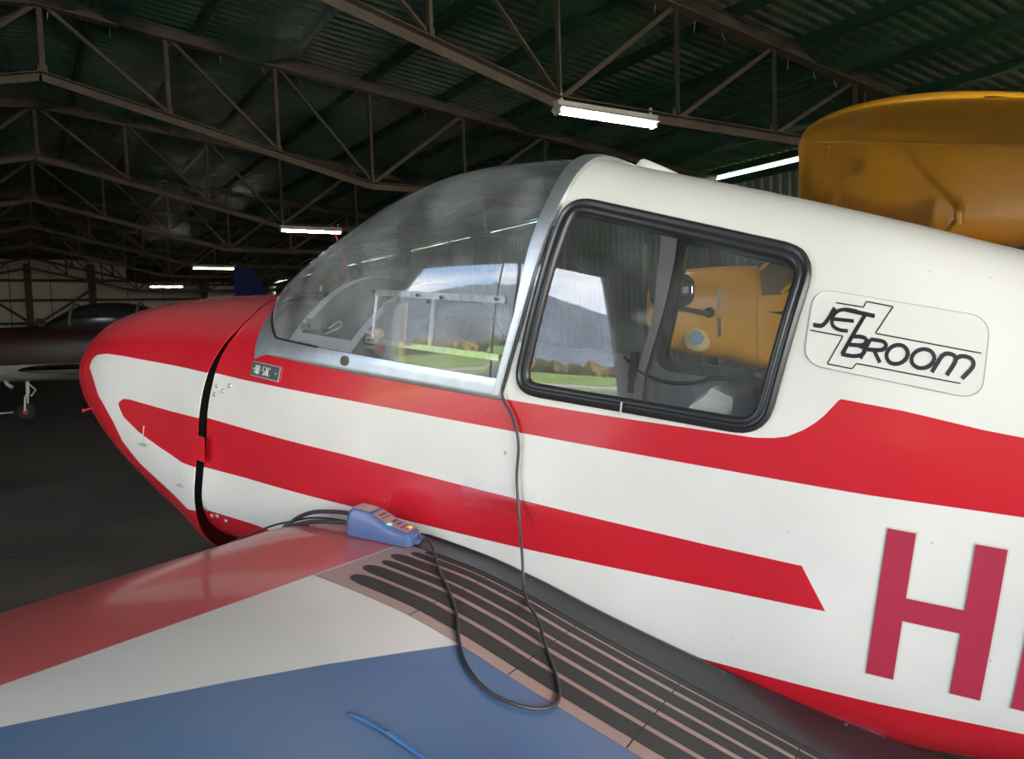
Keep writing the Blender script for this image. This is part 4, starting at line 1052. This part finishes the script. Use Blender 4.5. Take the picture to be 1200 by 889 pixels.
P = [tuple(g0), tuple(g0+Vector((-.025, 0, -.004)))]+[up(p) for p in WC[0:]]+[(-.235, .725, -.425), (-.15, .63, -.425), (-.112, .59, -.345), (-.077, .556, -.266), (-.055, .545, -.173), (-.052, .545, -.087), (-.033, .545, -.03), (-.004, .546, .010), (.006, .546, .030)]
P[2] = (.116, .629, zw(.116, .629)+.010)
cord(P, .0037, 'charging_cord', 'black charging cord looping over the wing and up to the canopy hoop', 140)
P = [tuple(Vector(at)+Q @ Vector((.098, .012, .02))), (.425, .60, -.388), (.518, .575, -.405), (.629, .545, -.436), (.724, .525, -.474), (.80, .515, -.505), (.854, .51, -.532), (.96, .50, -.589), (1.039, .49, -.635), (1.08, .475, -.675), (1.09, .47, -.85), (1.05, .50, -1.1)]
cord(P, .0032, 'mains_lead', 'thin black mains lead draped forward over the wing leading edge', 80)
P = [(.40, .572, -.378), (.46, .570, -.377), (.52, .562, -.388), (.60, .556, -.408), (.66, .55, -.436), (.70, .552, -.465), (.71, .566, -.478), (.67, .575, -.462), (.60, .578, -.434), (.52, .585, -.412), (.44, .587, -.396), (.405, .59, -.395)]
cord(P, .0062, 'cable_bundle', 'thick grey black cable loop tucked behind the blue charger', 60)


# ================================================================ YELLOW HIGH-WING AIRCRAFT
M_yel = mat('orange yellow dope', (.80, .35, .018), .28, 0, .8, .08, coat=.4)
M_chrome = mat('chrome', (.8, .8, .78), .15, 1)
M_bglass = glass('smoked screen', (.35, .36, .33), 1.5, .03, 1.5)
def frame(px_, py_, hx, hy, z=0, pitch=0):
    f = Vector((hx, hy, 0)).normalized(); l = Vector((-f.y, f.x, 0)); u = Vector((0, 0, 1)); f2 = f*math.cos(pitch)+u*math.sin(pitch); u2 = f2.cross(l)
    m = Matrix((f2, l, u2)).transposed().to_4x4(); m.translation = Vector((px_, py_, z)); return m
yp = empty('high_wing_aircraft'); yp.matrix_world = frame(7.59, 5.73, -.602, .80)
tag(yp, 'orange yellow high-wing aircraft behind the glider, its rounded wing over the roof', 'aircraft')
def loft(st, n=36, e=2.6, close=True):
    "st: (x, half width, bottom, top)"
    mb = MB(); rows = []
    for q in st:
        x, w, b, t = q[:4]; ee = q[4] if len(q) > 4 else e; zc, h = (b+t)/2, (t-b)/2
        rows.append([(x, w*math.copysign(abs(math.cos(a))**(2/ee), math.cos(a)), zc+h*math.copysign(abs(math.sin(a))**(2/ee), math.sin(a))) for a in [2*PI*k/n for k in range(n)]])
    mb.grid(rows, cv=True)
    if close: mb.add(rows[0], [tuple(range(n))]); mb.add(rows[-1], [tuple(range(n))])
    return mb
def smooth_st(st, m=5):
    P = spline([(*q[:4], q[4] if len(q) > 4 else 2.6) for q in st], (len(st)-1)*m+1); return [tuple(p) for p in P]
loft(smooth_st([(.45, .475, .86, 2.03, 3.2), (-.2, .48, .84, 2.06, 4), (-1.3, .44, .86, 2.08, 4), (-3, .26, 1.0, 1.82, 3.2), (-4.6, .10, 1.2, 1.55, 2.6), (-5.3, .03, 1.3, 1.45, 2.4)])).obj('fuselage', M_yel, yp, 50)
cw_ = loft(smooth_st([(1.74, .12, 1.38, 1.64, 2.2), (1.72, .30, 1.22, 1.88, 2.4), (1.62, .38, 1.12, 2.00, 2.6), (1.3, .43, 1.04, 2.06, 2.9), (.8, .465, .96, 2.07, 3.1), (.455, .478, .862, 2.05, 3.2)])).obj('engine_cowling', M_yel, yp, 50)
MB().box((.86, .462, 1.66), (.035, .012, .30)).box((.86, .464, 1.36), (.03, .010, .22)).obj('cowl_strap', M_chrome, yp, None)
def roundrect(cx_, cz, w, h, r, y, n=8):
    P = []
    for (sx, sz, a0) in ((1, 1, 0), (-1, 1, 90), (-1, -1, 180), (1, -1, 270)):
        for k in range(n+1):
            a = R(a0+90*k/n); P.append((cx_+sx*(w/2-r)+r*math.cos(a), y, cz+sz*(h/2-r)+r*math.sin(a)))
    return P
it = MB().prism(roundrect(1.40, 1.80, .52, .38, .14, .41), (0, .035, 0)).obj('air_intake', M_blk, yp, None)
for cx_ in (1.24, 1.47):
    MB().tube(roundrect(cx_, 1.80, .15, .17, .055, .452), .010, 8, closed=True).obj('intake_ring', M_chrome, it); MB().prism(roundrect(cx_, 1.80, .07, .08, .02, .441), (0, .012, 0)).obj('cylinder_cap', M_lgrey, it, None)
MB().tube([(1.35, .46, 1.60), (1.12, .49, 1.55), (.97, .50, 1.51)], .028, 10).obj('exhaust_pipe', M_steel, yp); MB().lathe([(0, 0), (.055, 0), (.06, .03), (.03, .035), (0, .02)], (.97, .472, 1.53), 'y', 20).obj('exhaust_outlet', M_blk, yp)
MB().prism([(.36, .482, 1.52), (-.3, .484, 1.50), (-.3, .484, 1.36)], (0, .004, 0)).prism([(-.02, .484, 1.66), (-.42, .484, 1.40), (-.42, .484, 1.60)], (0, .004, 0)).obj('side_flash', M_blk, yp, None)
ll = MB().lathe([(.0, .06), (.08, .055), (.15, .02), (.17, -.02), (.16, -.05)], (1.12, .40, 1.24), 'y', 28).obj('landing_light', mat('pale yellow rim', (.62, .48, .20), .35), yp)
MB().lathe([(.0, .012), (.07, .008), (.078, -.01)], (1.12, .462, 1.24), 'y', 24).obj('lens', mat('bluish lens', (.25, .33, .45), .12), ll)
# windscreen, cabin frame tubes and doors
MB().grid([[(.42, y, 2.02-.12*abs(y)), (.20, y*.98, 2.20-.06*abs(y)), (-.02, y*.95, 2.35)] for y in np.linspace(-.47, .47, 13)]).grid([[(.42, s*.47, 1.96), (.40, s*.475, 1.70), (-1.2, s*.45, 1.70)] if k == 0 else [(-.02, s*.455, 2.35), (-.6, s*.455, 2.36), (-1.3, s*.44, 2.32)] for s in (1,) for k in (0, 1)]).obj('windscreen', M_bglass, yp, 60)
for s in (1, -1):
    for a, b in (((.43, s*.47, 1.98), (-.03, s*.46, 2.34)), ((-.55, s*.475, 1.95), (-.03, s*.46, 2.34)), ((-.55, s*.475, 1.95), (-1.3, s*.44, 2.32)), ((.2, s*.47, 1.72), (-.55, s*.475, 2.34))):
        MB().cyl(a, b, .02, 8).obj('cabin_tube', M_yel, yp)
MB().tube([(.47, .30, 2.05), (.30, .36, 2.16), (.20, .40, 2.2)], .006, 5).obj('wiper_rod', M_lgrey, yp)
def hwing(sgn):
    rows = []; ys = list(np.linspace(.0, 4.3, 20))+[4.3+1.15*math.sin(PI/2*k/22) for k in range(1, 23)]
    for y in ys:
        s = max(0, (y-4.3)/1.15); f_ = max(1e-3, (1-min(s, 1)**2.6))**(1/2.2); xl = -.82+.82*f_; xt = -.82-1.25*f_; row = []; c_ = xl-xt; dh = 2.33+.030*y
        for k in range(25):
            t = .5-.5*math.cos(PI*k/24); row.append((xl-c_*t, sgn*y, dh+.02-.16*(.82*0+ (-(xl-c_*t)))*.85+f_*.150*math.sqrt(max(t, 0))*(1-t)*2.0))
        for k in range(23, 0, -1):
            t = .5-.5*math.cos(PI*k/24); row.append((xl-c_*t, sgn*y, dh+.02-.16*(-(xl-c_*t))*.85-f_*.045*math.sqrt(t)*(1-t)*2))
        rows.append(row)
    w = MB().grid(rows, cv=True, flip=sgn < 0).obj('wing', M_yel, yp, 70); return rows, w
for sgn in (1, -1):
    rows, w = hwing(sgn)
    under = lambda x, y: 2.33+.030*abs(y)+.02+.136*x-.03
    for y in ([4.72] if sgn > 0 else []):
        MB().tube([(-.09-.1*k, sgn*y, under(-.09-.1*k, y)-.010) for k in range(19)], .005, 6).obj('rib_tape', mat('dull yellow tape', (.38, .16, .015), .6), w)
    MB().tube([(-.17, sgn*y, under(-.17, y)-.006) for y in np.linspace(.5, 4.6, 12)], .005, 6).obj('spar_tape', M_yel, w)
    for (cx_, bx) in ((-.26, -.15), (-1.18, -.35)):
        a = (cx_, sgn*2.5, under(cx_, 2.5)-.03); st_ = MB().tube([(bx, sgn*.44, .92), a], .028, 10).obj('wing_strut', M_yel, yp)
        MB().cyl((a[0], a[1], a[2]-.07), (a[0], a[1], a[2]+.05), .035, 12).obj('strut_fitting', M_yel, st_)
    MB().tube([(-.2, sgn*1.5, 1.52), (-.26, sgn*1.5, under(-.26, 1.5))], .012, 8).obj('jury_strut', M_yel, yp)
    g = MB().tube([(.25, sgn*.42, .9), (.28, sgn*.85, .33)], .03, 10).cyl((-.25, sgn*.42, .9), (.26, sgn*.85, .33), .025, 8).obj('gear_leg', M_yel, yp)
    MB().lathe([(.10, -.09), (.22, -.10), (.30, -.05), (.31, 0), (.30, .05), (.22, .10), (.10, .09)], (.28, sgn*.95, .31), 'y', 28).obj('wheel', M_tyre, g)
    MB().cyl((.28, sgn*.80, .31), (.28, sgn*1.0, .31), .09, 16).obj('hub', M_alu, g)
    MB().prism([(-4.7, 0, 1.42), (-5.0, sgn*1.3, 1.42), (-5.35, sgn*1.35, 1.42), (-5.5, sgn*.9, 1.42), (-5.45, 0, 1.42)], (0, 0, .04)).obj('tailplane', M_yel, yp, None)
MB().prism([(-4.6, -.02, 1.45), (-5.0, -.02, 2.0), (-5.3, -.02, 2.15), (-5.6, -.02, 1.9), (-5.65, -.02, 1.4), (-5.3, -.02, 1.2)], (0, .04, 0)).obj('fin', M_yel, yp, None)
MB().tube([(-5.1, 0, 1.3), (-5.35, 0, .14)], .02, 8).lathe([(.02, -.03), (.09, -.03), (.11, 0), (.09, .03), (.02, .03)], (-5.35, 0, .11), 'y', 20).obj('tail_wheel', M_tyre, yp)
rows = []
for k in range(21):
    t = (k/10-1); c_ = .09*(1-abs(t)**3*.6); an = R(60-38*abs(t))*(1 if t > 0 else -1); rows.append([(1.78+c_*math.sin(a)*.35*0+.02*math.cos(a)+c_*math.sin(a)*math.cos(an)*.3, c_*math.sin(a), 1.48+t*.92) for a in np.linspace(0, 2*PI, 10, endpoint=False)])
pr = MB().grid(rows, cv=True).obj('propeller', mat('grey blade', (.12, .12, .12), .4), yp, 60); MB().lathe([(0, .12), (.05, .10), (.08, .05), (.09, 0)], (1.72, 0, 1.48), 'x', 24).obj('spinner', M_yel, pr)

# ================================================================ AIRCRAFT IN THE DARK AT THE BACK
def light_plane(name, mtx, label, paint_top, paint_low, split, canopy_m, rough=.4, fin=2.75):
    e = empty(name); e.matrix_world = mtx; tag(e, label, 'aircraft')
    st = smooth_st([(2.45, .10, 1.0, 1.35, 2), (2.35, .34, .86, 1.58, 2.3), (1.6, .48, .76, 1.68, 2.6), (.6, .54, .72, 1.71, 2.7), (-.3, .56, .70, 1.72, 2.8), (-1.6, .56, .72, 1.74, 2.8), (-2.4, .42, .84, 1.66, 2.6), (-4.0, .2, 1.05, 1.55, 2.4), (-5.0, .06, 1.2, 1.5, 2.2)])
    m = mat(name+' paint', paint_top, rough, spec=.5 if rough < .5 else .08); n = m.node_tree; b = n.nodes['Principled BSDF']; t = n.nodes.new('ShaderNodeTexCoord'); s = n.nodes.new('ShaderNodeSeparateXYZ'); g = n.nodes.new('ShaderNodeMath'); g.operation = 'GREATER_THAN'; g.inputs[1].default_value = split
    mi = n.nodes.new('ShaderNodeMix'); mi.data_type = 'RGBA'; mi.inputs[6].default_value = (*paint_low, 1); mi.inputs[7].default_value = (*paint_top, 1)
    n.links.new(t.outputs['Object'], s.inputs[0]); n.links.new(s.outputs[2], g.inputs[0]); n.links.new(g.outputs[0], mi.inputs[0]); n.links.new(mi.outputs[2], b.inputs['Base Color'])
    loft(st).obj('fuselage', m, e, 50)
    loft(smooth_st([(.25, .12, 1.55, 1.66, 2), (.0, .40, 1.5, 1.85, 2.2), (-.5, .48, 1.45, 2.08, 2.3), (-1.2, .48, 1.45, 2.10, 2.3), (-1.9, .36, 1.45, 1.92, 2.2), (-2.4, .1, 1.5, 1.68, 2)])).obj('canopy', canopy_m, e, 60)
    for x in (-.35, -1.45): MB().tube([(x, .50*math.cos(a), 1.70+.40*math.sin(a)) for a in np.linspace(0, PI, 17)], .022, 6).obj('canopy_bow', M_steel, e)
    for sg in (1, -1):
        rows = []
        for (y, xl, xt, w_) in ((.4, -.35, -1.75, .10), (3.6, -.5, -1.6, .07), (3.75, -.7, -1.5, .01)):
            rows.append([(xl+(xt-xl)*(.5-.5*math.cos(a)), sg*y, .86+.05*y+w_*math.sin(a)) for a in np.linspace(0, 2*PI, 24, endpoint=False)])
        MB().grid(rows, cv=True).obj('wing', m, e, 60)
        lg = MB().cyl((-1.15, sg*1.1, .86), (-1.15, sg*1.15, .22), .03, 10).obj('gear_leg', M_alu, e)
        MB().lathe([(.05, -.06), (.14, -.065), (.18, -.02), (.18, .02), (.14, .065), (.05, .06)], (-1.15, sg*1.22, .18), 'y', 24).obj('wheel', M_tyre, lg)
        MB().prism([(-4.4, sg*.05, 1.35), (-4.6, sg*1.3, 1.35), (-5.05, sg*1.3, 1.35), (-5.05, sg*.05, 1.35)], (0, 0, .05)).obj('tailplane', m, e, None)
    MB().prism([(-3.9, -.03, 1.45), (-4.7, -.03, fin), (-5.1, -.03, fin+.05), (-5.15, -.03, 1.3)], (0, .06, 0)).obj('fin', m, e, None)
    lg = MB().cyl((.55, 0, .80), (.55, 0, .50), .035, 12).tube([(.55, .0, .52), (.58, .075, .42), (.60, .075, .17)], .018, 8).tube([(.55, .0, .52), (.58, -.075, .42), (.60, -.075, .17)], .018, 8).tube([(.52, 0, .66), (.42, 0, .55), (.50, 0, .44), (.56, 0, .50)], .014, 6).obj('nose_leg', mat(name+' leg', (.62, .62, .58), .4), e)
    MB().lathe([(.05, -.045), (.13, -.05), (.155, -.02), (.155, .02), (.13, .05), (.05, .045)], (.60, 0, .155), 'y', 24).obj('wheel', M_tyre, lg); MB().cyl((.60, -.06, .155), (.60, .06, .155), .05, 14).obj('hub', mat(name+' hub', (.4, .03, .03), .4), lg)
    MB().tube([(.85, .2, .80), (.80, .22, .68), (.72, .22, .62)], .035, 10).obj('exhaust_pipe', M_lgrey, e); return e
M_dk = mat('dark canopy', (.015, .015, .016), .15)
def camxy(a, b): return a*.845+b*.534, -a*.534+b*.845
x_, y_ = camxy(-8.35, 14.2); hx, hy = camxy(-.97, -.25)
light_plane('parked_aircraft', frame(x_+.0, y_, hx, hy), 'dark maroon and white low-wing aircraft with nose wheel in the gloom beyond the cowling', (.028, .010, .008), (.30, .29, .26), 1.03, M_dk)
x_, y_ = camxy(-1.7, 20.0); hx, hy = camxy(.9, .42)
light_plane('parked_aircraft', frame(x_, y_, hx, hy), 'dark blue aircraft, only its fin showing above the red cowling', (.012, .02, .075), (.012, .02, .075), .2, M_dk, .85, 2.95)
a = Vector((*camxy(-9.2, 14.1), .15)); b = Vector((*camxy(-11.3, 13.2), .05))
tb_ = MB().tube([tuple(Vector((0, 0, 0))), tuple(b-a)], .018, 8).obj('tow_bar', M_lgrey); tb_.location = a
tag(tb_, 'thin pale tow bar on the floor by the white nose leg', 'tow bar')
MB().tube([tuple(b-a-Vector((.0, .25, 0))), tuple(b-a+Vector((0, .25, 0)))], .018, 8).obj('handle', M_blk, tb_)
